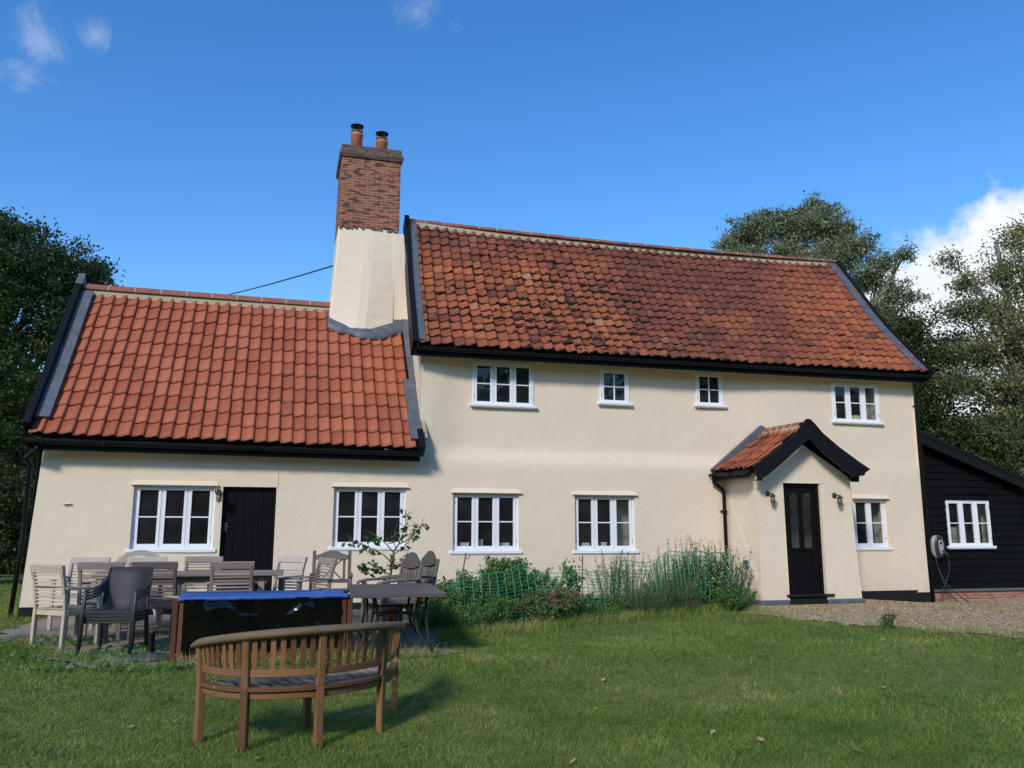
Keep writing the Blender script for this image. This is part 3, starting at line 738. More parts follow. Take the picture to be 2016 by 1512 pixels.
for (px, py) in ((1.23, 2.15), (1.78, 2.35)):
    p_ = MB(); z = 9.27
    p_.lathe([(.122, z), (.120, z+.34), (.134, z+.35), (.137, z+.40), (.122, z+.42), (.120, z+.47), (.11, z+.47), (.10, z+.30)], (px, py, 0), 20, 0)
    p_.lathe([(.121, z+.435), (.126, z+.435), (.126, z+.46), (.121, z+.46)], (px, py, 0), 20, 1)
    for k in range(4):
        a = k*math.pi/2+.4; p_.bar((px+.12*math.cos(a), py+.12*math.sin(a), z+.45), (px+.12*math.cos(a), py+.12*math.sin(a), z+.60), .022, .008, (math.cos(a), math.sin(a), 0), 1)
    p_.lathe([(.0, z+.585), (.13, z+.585), (.142, z+.590), (.142, z+.602), (.09, z+.628), (.0, z+.65)], (px, py, 0), 20, 1)
    p_.build('chimney_pot', [MAT['potclay'], MAT['cowl']], chim)

# ---------------------------------------------------------------- porch
PX0, PX1, PY = 8.40, 10.40, -1.12
pm = MB()
def pw(x, z, fl=.02): return PY - .03*math.exp(-max(0, z-.15)*4)
dx0, dx1, dz0, dz1 = 8.955, 9.735, .24, 2.245
apz = 3.06
def roofz(x): return 2.36 + (apz-2.36)*(1-abs(x-9.27)/ .95)
zs = [.14, .24, .5, .9, 1.3, 1.7, 2.0, 2.245, 2.36]
for (a, b) in ((PX0, dx0), (dx1, PX1)):
    n = 4; vs = []
    for z in zs:
        for i in range(n+1):
            x = a+(b-a)*i/n
            if abs(x-PX1) < 1e-6: x += .075*(1-sstep(.1, 2.2, z))
            if abs(x-PX0) < 1e-6: x -= .02*math.exp(-max(0, z-.15)*4)
            vs.append((x, pw(x, z)+.004*noise.noise(Vector((x*2, z*2, 3))), z))
    pm.add(vs, [(j*(n+1)+i, j*(n+1)+i+1, (j+1)*(n+1)+i+1, (j+1)*(n+1)+i) for j in range(len(zs)-1) for i in range(n)], 0, .5, None, True)
pm.add([(PX0, PY, 2.36), (dx0, PY, 2.36), (dx1, PY, 2.36), (PX1, PY, 2.36), (9.27, PY, apz), (dx0, PY, 2.245), (dx1, PY, 2.245)], [(0, 1, 4), (1, 2, 4), (2, 3, 4), (5, 6, 2, 1)])
pm.add([(dx0, pw(0, .24), .24), (dx0, PY, 2.245), (dx0, PY+.3, 2.245), (dx0, PY+.3, .14), (dx0, pw(0, .14), .14)], [(0, 1, 2, 3, 4)])
pm.add([(dx1, pw(0, .24), .24), (dx1, PY, 2.245), (dx1, PY+.3, 2.245), (dx1, PY+.3, .14), (dx1, pw(0, .14), .14)], [(4, 3, 2, 1, 0)])
pm.add([(dx0, PY, 2.245), (dx1, PY, 2.245), (dx1, PY+.3, 2.245), (dx0, PY+.3, 2.245)], [(0, 1, 2, 3)])
pm.add([(dx0-.05, PY-.012, 2.247), (dx1+.12, PY-.012, 2.247), (dx1+.12, PY+.004, 2.262), (dx0-.05, PY+.004, 2.262)], [(0, 1, 2, 3)])
pm.add([(PX0-.02, pw(0, .14), .14), (PX0, PY, .5), (PX0, PY, 2.42), (PX0, .1, 2.42), (PX0, .1, .14)], [(4, 3, 2, 1, 0)])
pm.add([(PX1+.07, PY, .14), (PX1, PY, 2.42), (PX1, .1, 2.42), (PX1+.07, .1, .14)], [(0, 3, 2, 1)])
porch = pm.build('porch', MAT['plaster'], house, 0, False)
# lead skirt at the foot of the walls
for q in ((PX0-.05, dx0-.012, PY-.065, PY+.02), (dx1+.012, PX1+.12, PY-.065, PY+.02), (PX0-.05, PX0+.01, PY+.021, .0)):
    sk = MB(); sk.box(*q, .02, .15); sk.build('lead_skirt', MAT['lead'], porch, .02)
st = MB(); st.box(dx0-.06, dx1+.13, PY-.075, PY+.10, .20, .24); st.box(dx0-.01, dx1+.01, PY-.02, PY+.12, -.1, .20); st.build('door_step', MAT['plinth'], porch, .006)
dr = MB(); y = PY+.05
dr.box(dx0, dx0+.06, y, y+.09, dz0, dz1); dr.box(dx1-.06, dx1, y, y+.09, dz0, dz1); dr.box(dx0+.06, dx1-.06, y+.001, y+.09, dz1-.07, dz1)
a, b = dx0+.065, dx1-.065
dr.box(a, a+.10, y+.02, y+.07, dz0, dz1-.075); dr.box(b-.10, b, y+.02, y+.07, dz0, dz1-.075); cxm = (a+b)/2
dr.box(cxm-.045, cxm+.045, y+.021, y+.069, 1.06, dz1-.075); dr.box(a+.10, b-.10, y+.022, y+.068, dz1-.17, dz1-.075); dr.box(a+.10, b-.10, y+.022, y+.068, dz0, dz0+.2)
dr.box(a+.10, b-.10, y+.022, y+.068, 1.02, 1.06); dr.box(a+.10, b-.10, y+.045, y+.066, dz0+.2, 1.02)
drm = dr.build('porch_door', MAT['blackwood'], porch, .004)
gp = MB(); gp.box(a+.10, cxm-.045, y+.045, y+.05, 1.06, dz1-.17); gp.box(cxm+.045, b-.10, y+.045, y+.05, 1.06, dz1-.17); gp.build('pane', MAT['glass'], drm)
# tiled roof, both slopes
pl_ = Roof((8.13, -.02, 2.50), (8.15, -1.29, 2.47), (9.32, -.02, 3.30), (9.32, -1.29, 3.28), .035)
pr_ = Roof((10.50, -1.29, 2.50), (10.50, -.02, 2.50), (9.34, -1.29, 3.28), (9.34, -.02, 3.30), .035)
pro = pantiles(pl_, 7, 5, 1.0, .036, .022, [MAT['oldtile'], MAT['black']], 'porch_roof', porch)
pantiles(pr_, 7, 5, 1.0, .036, .022, [MAT['oldtile'], MAT['black']], 'porch_roof', porch)
rm = MB(); mm = MB(); ridge(rm, mm, (9.33, -.12, 3.295), (9.33, -1.29, 3.275), 5, .105, .02)
for sgn, rf in ((-1, pl_), (1, pr_)):
    rings = []
    for i in range(13):
        e = i/12; p = Vector((9.33+sgn*.155, -.08-1.2*e, 3.175 + .03*(i % 2))); q = Vector((9.33+sgn*.095, -.08-1.2*e, 3.315)); rings.append([p, q, q-Vector((sgn*.05, 0, .02)), p-Vector((sgn*.05, 0, .02))])
    mm.sweep(rings)
mm.sweep([[Vector((9.33, -.06, 3.23))+Vector((math.cos(a)*.13, 0, math.sin(a)*.15)) for a in [k*math.pi/5 for k in range(10)]], [Vector((9.33, -.16, 3.23))+Vector((math.cos(a)*.125, 0, math.sin(a)*.145)) for a in [k*math.pi/5 for k in range(10)]]])
rm.build('ridge_tile', MAT['ridge'], porch); mm.build('ridge_mortar', MAT['mortar'], porch, 0)
bp_ = [(9.27, 3.40), (8.97, 3.10), (8.67, 2.88), (8.42, 2.71), (8.16, 2.55), (8.09, 2.50), (8.19, 2.26), (8.34, 2.26), (8.35, 2.34), (8.66, 2.57), (8.95, 2.79), (9.20, 3.0), (9.24, 3.02), (9.29, 3.01), (9.51, 2.81), (9.78, 2.61), (10.06, 2.42), (10.21, 2.33), (10.22, 2.27), (10.37, 2.27), (10.38, 2.41), (10.50, 2.475), (10.52, 2.50), (10.28, 2.64), (9.86, 2.91), (9.56, 3.14), (9.38, 3.33), (9.31, 3.395)]
bb = MB()
L_ = bp_[:13]; top = [(9.27, 3.40), (8.97, 3.10), (8.67, 2.88), (8.42, 2.71), (8.16, 2.55), (8.09, 2.50)]
def band(outer, inner):
    n = len(outer)
    for i in range(n-1):
        q = [outer[i], outer[i+1], inner[i+1], inner[i]]
        bb.prism(q, (0, -1.47, 0), (1, 0, 0), (0, 0, 1), .05)
band([(8.150, 2.509), (8.221, 2.559), (8.483, 2.720), (8.735, 2.891), (9.037, 3.113), (9.309, 3.410)], [(8.251, 2.267), (8.402, 2.342), (8.563, 2.453), (8.765, 2.599), (9.017, 2.801), (9.309, 3.027)])
bb.prism([(8.251, 2.267), (8.402, 2.267), (8.402, 2.342)], (0, -1.33, 0), (1, 0, 0), (0, 0, 1), .05)
band([(9.309, 3.410), (9.379, 3.405), (9.450, 3.345), (9.631, 3.153), (9.934, 2.922), (10.357, 2.650), (10.599, 2.509)], [(9.309, 3.027), (9.369, 3.017), (9.430, 2.957), (9.581, 2.821), (9.853, 2.619), (10.236, 2.367), (10.447, 2.418)])
bb.prism([(10.236, 2.367), (10.296, 2.277), (10.447, 2.277), (10.447, 2.418)], (0, -1.33, 0), (1, 0, 0), (0, 0, 1), .05)
bb.build('bargeboard', MAT['black'], porch)
ul = MB()   # lead upstand against the house wall
for P_ in ([(8.08, 2.55), (8.22, 2.52), (9.34, 3.36), (9.22, 3.45)], [(9.22, 3.45), (9.34, 3.36), (10.5, 2.52), (10.56, 2.58)]): ul.prism(P_, (0, -.10, 0), (1, 0, 0), (0, 0, 1), .11)
ul.build('lead_upstand', MAT['lead'], porch)
pg = MB()
gutter((8.08, -.04, 2.46), (8.08, -1.29, 2.44), porch, fas=False); gutter((10.56, -1.30, 2.46), (10.56, -.06, 2.47), porch, fas=False)

for a, b in ((8.16, 8.20), (10.36, 10.40)):
    pg = MB(); pg.box(a, b, -1.28, -.03, 2.33, 2.47); pg.build('fascia', MAT['black'], porch)
pipe([(8.09, -.10, 2.42), (8.10, -.10, 2.30), (8.30, -.08, 2.16), (8.32, -.07, 2.05), (8.33, -.07, .05)], porch, .034, [(8.33, -.07, 1.75)])
pin = MB(); pin.box(PX0+.04, PX1-.04, -.02, .03, .1, 2.3); pin.box(PX0+.04, PX0+.06, PY+.3, -.02, .1, 2.3); pin.box(PX1-.06, PX1-.04, PY+.3, -.02, .1, 2.3); pin.box(PX0, PX1, PY+.1, 0, .10, .20, 1)
pin.box(9.38, 9.75, -.35, -.05, .2, .98, 1); pin.box(9.1, 9.3, -.3, -.1, .2, 1.15, 1)
pin.build('porch_interior', [MAT['interior'], MAT['floorboards']], porch)

# ---------------------------------------------------------------- wall lanterns and the small outdoor socket
def lantern(loc, label):
    t = empty('wall_lantern', loc, 0, label, 'wall lamp', 'brass bulkhead lanterns on the walls')
    m_ = MB(); m_.lathe([(.0, 0), (.048, 0), (.052, .008), (.045, .018), (.03, .026), (0, .028)], (0, 0, 0), 16)
    m_.v = [(x, -z, y) for x, y, z in m_.v]; m_.build('wall_plate', MAT['brass'], t)
    m_ = MB(); m_.tube([(0, -.02, 0), (0, -.07, .015), (.015, -.11, .0), (.03, -.13, -.03)], .013, 8); m_.lathe([(0, .03), (.022, .03), (.03, .0), (.062, -.012), (.065, -.020), (.04, -.024), (0, -.024)], (.03, -.13, -.03), 16); m_.build('arm', MAT['brass'], t)
    m_ = MB(); m_.lathe([(.036, 0), (.038, -.05), (.034, -.09), (.02, -.112), (0, -.118)], (.03, -.13, -.055), 14); m_.build('lamp_glass', MAT['lampglass'], t)
    m_ = MB(); c = Vector((.03, -.13, -.055))
    for k in range(4):
        a = k*math.pi/2+.3; e = Vector((math.cos(a), math.sin(a), 0)); m_.tube([c+e*.045, c+e*.046+Vector((0, 0, -.08)), c+e*.03+Vector((0, 0, -.12)), c+Vector((0, 0, -.132))], .0035, 5)
    for z in (-.04, -.085): m_.tube([c+Vector((.046*math.cos(a), .046*math.sin(a), z)) for a in [k*math.pi/7 for k in range(15)]], .0035, 5, cap=False)
    m_.build('cage', MAT['brass'], t)
    return t
lantern((-.985, -.02, 2.0), 'caged brass lantern between the first window and the planked back door')
lantern((8.615, PY, 2.045), 'caged brass lantern on the porch wall left of the glazed door')
lantern((10.03, PY, 2.03), 'caged brass lantern on the porch wall right of the glazed door')
t = empty('outdoor_socket', (PX0-.004, -.72, .77), 0, 'small dark weatherproof socket box on the side wall of the porch', 'socket')
m_ = MB(); m_.box(-.05, 0, -.085, .085, -.055, .075); m_.build('back_box', MAT['grey_plastic'], t, .008)
m_ = MB(); m_.box(-.085, -.051, -.08, .045, -.05, .07); m_.box(-.07, -.045, -.06, -.03, -.085, -.05); m_.box(-.07, -.045, .0, .03, -.085, -.05); m_.build('cover', MAT['dark_plastic'], t, .01)

# ---------------------------------------------------------------- weatherboarded lean-to
an = empty('weatherboarded_lean_to', (13.0, .45, 0), 0, 'black weatherboarded lean-to with a brick base at the right end of the house', 'outbuilding')
AY = .0; AX1 = 3.06
def arz(x): return 3.20 - .353*(x-.40)   # underside of the verge above the boards (local x)
wx0, wx1, wz0, wz1 = 14.02-13-.06, 15.036-13+.06, 1.12-.115, 1.969+.06
m_ = MB(); z = .16; bh = .155
while z < 3.4:
    zt = z+bh+.02
    xs0 = .0; xs1 = min(AX1, .40+(3.30-z)/.353)
    segs = [(xs0, xs1)]
    if z+bh > wz0 and z < wz1: segs = [(xs0, wx0), (wx1, xs1)]
    for a, b in segs:
        if b-a < .05: continue
        xa = a
        while xa < b-1e-3:
            xb = b if b-xa < 2.6 else xa+2.2
            bt = min(AX1, max(xa+.02, .40+(3.30-zt)/.353)); bt = min(xb, bt)
            ro = random.uniform(-.003, .003)
            m_.add([(xa+.001, -.030+ro, z), (xb-.001, -.030+ro, z), (bt-.001, -.006, zt), (xa+.001, -.006, zt), (xa+.001, -.006+ro, z), (xb-.001, -.006+ro, z)], [(0, 1, 2, 3), (0, 4, 5, 1)])
            xa = xb
    z += bh
m_.add([(0, .01, .16), (wx0, .01, .16), (wx0, .01, 3.3), (0, .01, 3.35)], [(0, 1, 2, 3)]); m_.add([(wx1, .01, .16), (AX1, .01, .16), (AX1, .01, 2.3), (wx1, .01, 2.65)], [(0, 1, 2, 3)])
m_.add([(wx0, .01, .16), (wx1, .01, .16), (wx1, .01, wz0), (wx0, .01, wz0)], [(0, 1, 2, 3)]); m_.add([(wx0, .01, wz1), (wx1, .01, wz1), (wx1, .01, 2.65), (wx0, .01, 3.0)], [(0, 1, 2, 3)])
m_.box(AX1-.02, AX1+.05, -.035, .04, .16, 2.30)
m_.add([(AX1+.04, .0, .1), (AX1+.04, 4, .1), (AX1+.04, 4, 2.3), (AX1+.04, 0, 2.3)], [(0, 1, 2, 3)]); m_.add([(0, 4, .1), (AX1, 4, .1), (AX1, 4, 2.3), (0, 4, 3.3)], [(0, 1, 2, 3)])
m_.build('weatherboard_wall', MAT['board'], an, 0, False)
m_ = MB(); m_.box(.10, AX1+.02, -.045, .1, -.4, .10); m_.build('brick_plinth', MAT['brickplinth'], an)
m_ = MB(); m_.box(.06, AX1+.06, -.085, .0, .10, .158); m_.build('plinth_ledge', MAT['lead'], an, .01)
m_ = MB(); q0, q1 = -.02, 3.5
tz = lambda x: 3.40-.353*(x-.40)
m_.add([(q0, -.18, tz(q0)+.03), (q1, -.18, tz(q1)+.03), (q1, 4.1, tz(q1)+.03), (q0, 4.1, tz(q0)+.03), (q0, -.18, tz(q0)-.02), (q1, -.18, tz(q1)-.02), (q1, 4.1, tz(q1)-.02), (q0, 4.1, tz(q0)-.02)],
       [(0, 1, 2, 3), (4, 7, 6, 5), (0, 4, 5, 1), (1, 5, 6, 2), (3, 2, 6, 7)])
m_.build('roof', MAT['lead'], an)
m_ = MB(); m_.prism([(q0, tz(q0)), (q0, tz(q0)-.21), (q1, tz(q1)-.21), (q1, tz(q1))], (0, -.24, 0), (1, 0, 0), (0, 0, 1), .045); m_.prism([(q0, tz(q0)+.05), (q0, tz(q0)-.02), (q1, tz(q1)-.02), (q1, tz(q1)+.05)], (0, -.255, 0), (1, 0, 0), (0, 0, 1), .06)
m_.build('bargeboard', MAT['black'], an)
window(an, 14.02-13, 15.036-13, 1.12, 1.969, 3, -.045, so=.05, bot=.115, top=.06, side=.06)
m_ = MB(); m_.box(.1, 3.0, 2.6, 2.65, .1, 2.6); m_.box(.05, .1, .1, 2.6, .1, 2.9); m_.box(2.2, 2.9, .30, .34, .1, 2.3); m_.box(1.28, 1.55, .35, .39, .1, 1.46); m_.box(1.75, 2.02, .6, .64, .1, 1.5); m_.box(.1, 3.0, .1, 2.6, .05, .1, 1); m_.build('interior', [MAT['interior'], MAT['floorboards']], an)

# ---------------------------------------------------------------- car charger with its cable
t = empty('car_charger', (13.60, .41, .84), 0, 'grey oval car charging point with hanging black cable beside the lean-to window', 'car charger')
def oval(w, h, n=28): return [(w*math.copysign(abs(math.cos(a))**.75, math.cos(a)), h*math.copysign(abs(math.sin(a))**.85, math.sin(a))) for a in [2*math.pi*k/n for k in range(n)]]
m_ = MB(); m_.prism([(x, z+.21) for x, z in oval(.135, .235)], (-.02, -.09, 0), (1, 0, 0), (0, 0, 1), .09); m_.build('case', MAT['grey_plastic'], t, .02)
m_ = MB(); m_.prism([(x, z+.21) for x, z in oval(.130, .23)], (0, -.135, 0), (1, 0, 0), (0, 0, 1), .044); m_.build('cover', MAT['dark_plastic'], t, .02)
m_ = MB(); m_.prism([(-.055, .30), (-.05, .16), (-.02, .06), (.05, .06), (.065, .16), (.07, .28), (.05, .34), (-.035, .345)], (0, -.150, 0), (1, 0, 0), (0, 0, 1), .014); m_.build('front_panel', MAT['grey_plastic'], t, .005)
m_ = MB(); m_.box(-.03, .035, -.155, -.1505, .265, .305); m_.build('screen', MAT['dark_plastic'], t)
m_ = MB(); m_.tube([(.02, -.165, .12), (.03, -.22, .09), (.06, -.25, .04), (.08, -.24, -.06)], [.02, .02, .014, .012], 8); m_.build('plug', MAT['dark_plastic'], t)
m_ = MB()
m_.tube([(.08, -.24, -.06), (.085, -.235, -.25), (.03, -.23, -.42), (-.08, -.22, -.62), (-.15, -.21, -.74), (-.14, -.22, -.78)], .012, 7)
m_.tube([(-.08, -.05, .0), (-.07, -.06, -.15), (.0, -.12, -.45), (.08, -.28, -.70), (.22, -.55, -.92), (.55, -.62, -.93), (.85, -.66, -.93)], .012, 7)
m_.tube([(-.07, -.05, .0), (-.06, -.06, -.2), (-.01, -.12, -.5), (.02, -.25, -.75), (.08, -.4, -.92), (.3, -.55, -.925), (.7, -.72, -.925)], .012, 7)
m_.build('cable', MAT['rubber'], t)

# overhead line from the chimney to a pole beyond the trees
m_ = MB(); A = Vector((.87, 2.75, 6.93)); B = Vector((-8.6, 34, 13.6)); m_.tube([A.lerp(B, k/14)+Vector((0, 0, -1.4*(k/14)*(1-k/14))) for k in range(15)], .016, 6)
tag(m_.build('overhead_cable', MAT['rubber']), 'thin dark overhead line running off from the side of the chimney', 'cable')

# things seen through the windows
def ibox(x, y, z, sx, sy, sz, label, name='cardboard_box', cat='box', group='pale boxes on the inside window sills'):
    b_ = MB(); b_.box(-sx/2, sx/2, -sy/2, sy/2, 0, sz*.86); b_.box(-sx/2-.004, sx/2+.004, -sy/2-.004, sy/2+.004, sz*.8, sz)
    o = b_.build(name, MAT['card'], None, .003); o.location = (x, y, z); return tag(o, label, cat, group)
for q in ((3.0, 4.2, .16, .34, .99, 1.055), (5.3, 6.5, .16, .34, .985, 1.05), (11.0, 12.1, .20, .36, 3.56, 3.62)):
    bs_ = MB(); bs_.box(*q); bs_.build('inner_sill', MAT['white'], house)
for q in ((6.28, 6.9, .42, .46, .12, 2.45), (12.08, 12.5, .40, .44, .12, 2.45)):
    pb = MB(); pb.box(*q); pb.build('partition', MAT['interior'], house)
ibox(3.24, .25, 1.056, .17, .12, .105, 'flat white box behind the left light of the third window along')
ibox(3.53, .25, 1.056, .10, .12, .16, 'taller white box behind the middle light of the third window along')
ibox(3.97, .25, 1.056, .22, .12, .10, 'wide white box behind the right light of the third window along')
ibox(5.56, .25, 1.051, .14, .12, .10, 'low white box behind the left light of the window nearest the netted bed')
ibox(5.92, .25, 1.051, .11, .12, .11, 'small white box behind the middle light of the window nearest the netted bed')
m_ = MB(); m_.sweep([[Vector((11.93+.26*k/24, .34+.025*math.sin(k*1.5), z)) for k in range(25)] for z in (3.63, 4.45)], closed=False, smooth=True)
o = m_.build('curtain', MAT['curtain'], None, 0, False); sol = o.modifiers.new('thick', 'SOLIDIFY'); sol.thickness = .006
tag(o, 'pale curtain drawn to the right inside the upper window above the porch', 'curtain')
m_ = MB(); m_.lathe([(0, 0), (.15, 0), (.148, .06), (.125, .12), (.07, .165), (0, .18)], (11.70, .27, 3.62), 20); tag(m_.build('lampshade', MAT['plaster']), 'cream dome lampshade on the sill of the upper window above the porch', 'lampshade')

# ---------------------------------------------------------------- garden furniture
def slat_chair():
    """stacking teak armchair: faces +y"""
    t = empty('slatted_chair', (0, 0, 0)); m0 = MAT['teak_grey']
    for s in (-1, 1):
        b_ = MB(); x = s*.235
        b_.bar((x, -.22, 0), (x, -.215, .42), .045, .05, (0, 1, 0)); pts = [(x, -.215, .42), (x, -.235, .60), (x, -.265, .75), (x, -.303, .875)]
        for p, q in zip(pts, pts[1:]): b_.bar(p, Vector(q)+(Vector(q)-Vector(p)).normalized()*.008, .04, .045, (0, 1, 0))
        b_.build('leg', m0, t, .005)
        b_ = MB(); b_.bar((s*.262, .225, 0), (s*.262, .215, .635), .045, .045, (0, 1, 0)); b_.build('leg', m0, t, .005)
        b_ = MB(); pts = [(s*.25, -.25, .665), (s*.268, -.1, .665), (s*.272, .1, .655), (s*.268, .25, .648)]
        for p, q in zip(pts, pts[1:]): b_.bar(p, Vector(q)+(Vector(q)-Vector(p)).normalized()*.01, .055, .026)
        b_.build('armrest', m0, t, .006)
    b_ = MB()
    for k in range(9):
        y = -.20+.05*k; b_.bar((-.245, y, .435-.012*math.sin(math.pi*k/8)), (.245, y, .435-.012*math.sin(math.pi*k/8)), .04, .018)
    b_.bar((-.262, .21, .39), (.262, .21, .39), .022, .06); b_.bar((-.235, -.21, .39), (.235, -.21, .39), .022, .06)
    for s in (-1, 1): b_.bar((s*.25, -.2, .39), (s*.262, .2, .39), .022, .06)
    b_.build('seat', m0, t, .003)
    b_ = MB()
    def yb(z): return -.22-.095*max(0, (z-.42)/.5)**1.3
    b_.bar((-.262, yb(.89)+.004, .885), (.262, yb(.89)+.004, .885), .085, .046, (0, 1, .25)); b_.v = b_.v
    for k in range(9):
        z = .49+.041*k; b_.bar((-.215, yb(z), z), (.215, yb(z), z), .014, .022, (0, .15, 1))
    b_.build('backrest', m0, t, .003)
    return t
GP = {'teak_grey': MAT['teak_grey']}
proto = slat_chair()
spots = [(-2.34, -3.66, -38, 'teak_pale', 'bleached yellow slatted chair at the near left corner of the dining table'),
         (-2.56, -1.95, 172, 'teak_white', 'slatted chair behind the left end of the dining table, nearest the gutter pipe'),
         (-1.78, -1.92, 180, 'teak_white', 'pale slatted chair in front of the leaning round table top'),
         (-1.02, -1.95, 178, 'teak_grey', 'slatted chair behind the dining table, left of the planked door'),
         (.02, -2.15, 138, 'teak_white', 'pale slatted chair at the right end of the table in front of the planked door'),
         (.40, -2.85, 112, 'teak_grey', 'slatted chair turned sideways, left of the crossed back armchair'),
         (-.545, -3.30, 4, 'teak_grey', 'grey slatted chair with its back to the lawn, right of the dark stacked chairs'),
         (-1.44, -3.22, 2, 'teak_dark', 'brownish slatted chair half hidden just right of the dark stacked chairs'),
         (-2.02, -3.18, -4, 'teak_grey', 'slatted chair directly behind the dark stacked chairs')]
for i, (x, y, a, mt, lab) in enumerate(spots):
    o = proto if i == 0 else copy_tree(proto)
    o.location = (x, y, gz(x, y)+.016); o.rotation_euler.z = R(a); tag(o, lab, 'chair', 'slatted teak chairs round the dining table')
for i, o in enumerate([x for x in list(col.objects) if x.name.startswith('slatted_chair')]):
    if spots[i][3] != 'teak_grey': remat(o, {MAT['teak_grey']: MAT[spots[i][3]]})

# long slatted dining table
t = empty('dining_table', (-1.1, -2.62, gz(-1, -2.6)+.014), R(-1), 'long weathered slatted teak dining table among the slatted chairs', 'table')
b_ = MB(); L, W = 2.40, 1.0
for k in range(10):
    y = -W/2+.05+k*.1
    if k in (0, 9): continue
    b_.bar((-L/2+.08, y, .735), (L/2-.08, y, .735), .094, .026)
n_ = 24
for s in (-1, 1):
    b_.bar((-L/2+.1, s*(W/2-.05), .737), (L/2-.1, s*(W/2-.05), .737), .1, .032); b_.bar((s*(L/2-.05), -W/2, .738), (s*(L/2-.05), W/2, .738), .1, .034)
b_.build('tabletop', MAT['teak_grey'], t, .004)
b_ = MB()
for s in (-1, 1): b_.bar((-L/2+.2, s*.38, .67), (L/2-.2, s*.38, .67), .025, .09); b_.bar((s*(L/2-.2), -.38, .67), (s*(L/2-.2), .38, .67), .025, .09)
b_.build('apron', MAT['teak_grey'], t)
for sx in (-1, 1):
    for sy in (-1, 1):
        b_ = MB(); b_.bar((sx*.93, sy*.36, 0), (sx*.93, sy*.36, .715), .08, .08); b_.build('leg', MAT['teak_grey'], t, .006)
# three dry leaves on the table top
for k, (x, y) in enumerate(((-1.66, -3.72), (-1.62, -3.68), (-1.74, -3.62))):
    pass

# folded round table leaning on the wall
t = empty('folded_round_table', (-2.06, -.42, gz(-2, -.4)+.014), 0, 'pale round wooden table top standing on edge against the wall below the first window', 'folding table')
b_ = MB(); r = .44; tilt = .16
def rp(a, rr, o=0): return Vector((rr*math.cos(a), o+tilt*(rr*math.sin(a)+r), .12+r+rr*math.sin(a)))
rings = []
for k in range(41):
    a = 2*math.pi*k/40; rings.append([rp(a, r, -.012), rp(a, r-.085, -.012), rp(a, r-.085, .014), rp(a, r, .014)])
b_.sweep(rings, cap=False); b_.build('rim', MAT['teak_white'], t)
b_ = MB()
for k, z in enumerate((-.26, -.09, .08, .25)):
    hw = math.sqrt((r-.08)**2-z*z); b_.bar(rp(0, 0, 0)+Vector((-hw, tilt*z, z)), rp(0, 0, 0)+Vector((hw, tilt*z, z)), .02, .09)
b_.build('slats', MAT['teak_white'], t)
for s in (-1, 1):
    b_ = MB(); b_.bar((s*.3, .03, 0), (s*.12, .13, .55), .05, .03); b_.build('leg', MAT['teak_white'], t, .004)

# four dark sling chairs stacked, each a chair of its own
def sling_chair():
    t = empty('sling_chair', (0, 0, 0)); fm = MAT['sling_frame']
    for s in (-1, 1):
        b_ = MB(); b_.tube([(s*.275, .27, 0), (s*.265, .245, .63), (s*.265, .215, .655)], .019, 8); b_.build('leg', fm, t)
        b_ = MB(); b_.tube([(s*.255, -.27, 0), (s*.25, -.20, .40), (s*.24, -.245, .62), (s*.23, -.33, .90)], .017, 8); b_.build('leg', fm, t)
        b_ = MB(); pts = [(s*.245, -.285, .80), (s*.252, -.235, .74), (s*.262, -.14, .69), (s*.267, .02, .665), (s*.268, .24, .655)]
        b_.sweep([[Vector(p)+Vector((a*.021, 0, b*.009)) for a, b in ((-1, -1), (1, -1), (1, 1), (-1, 1))] for p in pts], smooth=False); b_.build('armrest', fm, t, .006)
    b_ = MB(); b_.bar((-.27, .25, .40), (.27, .25, .40), .03, .045); b_.bar((-.25, -.2, .385), (.25, -.2, .385), .025, .03)
    for s in (-1, 1): b_.bar((s*.25, -.2, .39), (s*.262, .24, .40), .024, .03)
    b_.build('frame', fm, t, .006); b_ = MB(); b_.bar((-.23, -.33, .895), (.23, -.33, .895), .026, .034); b_.build('top_bar', fm, t, .006)
    b_ = MB(); pts = [(.235, .415), (.1, .402), (-.1, .392), (-.18, .405), (-.215, .46), (-.25, .62), (-.30, .80), (-.325, .88)]
    b_.sweep([[Vector((-.235, y, z)), Vector((.235, y, z))] for y, z in pts], closed=False, smooth=True)
    o = b_.build('sling', MAT['sling'], t, 0, False); sol = o.modifiers.new('thick', 'SOLIDIFY'); sol.thickness = .006
    return t
sp = sling_chair(); NAMES_ = ('bottom chair of the dark sling stack', 'second chair up in the dark sling stack', 'third chair up in the dark sling stack', 'top chair of the dark sling stack')
for k in range(4):
    o = sp if k == 0 else copy_tree(sp)
    x, y, a = -1.70, -4.28, 168
    o.location = (x+.006*k, y-.012*k, gz(x, y)+.016+.034*k); o.rotation_euler.z = R(a+.5*k); o.scale = (1, 1, .9); tag(o, NAMES_[k], 'chair', 'stacked dark sling chairs')

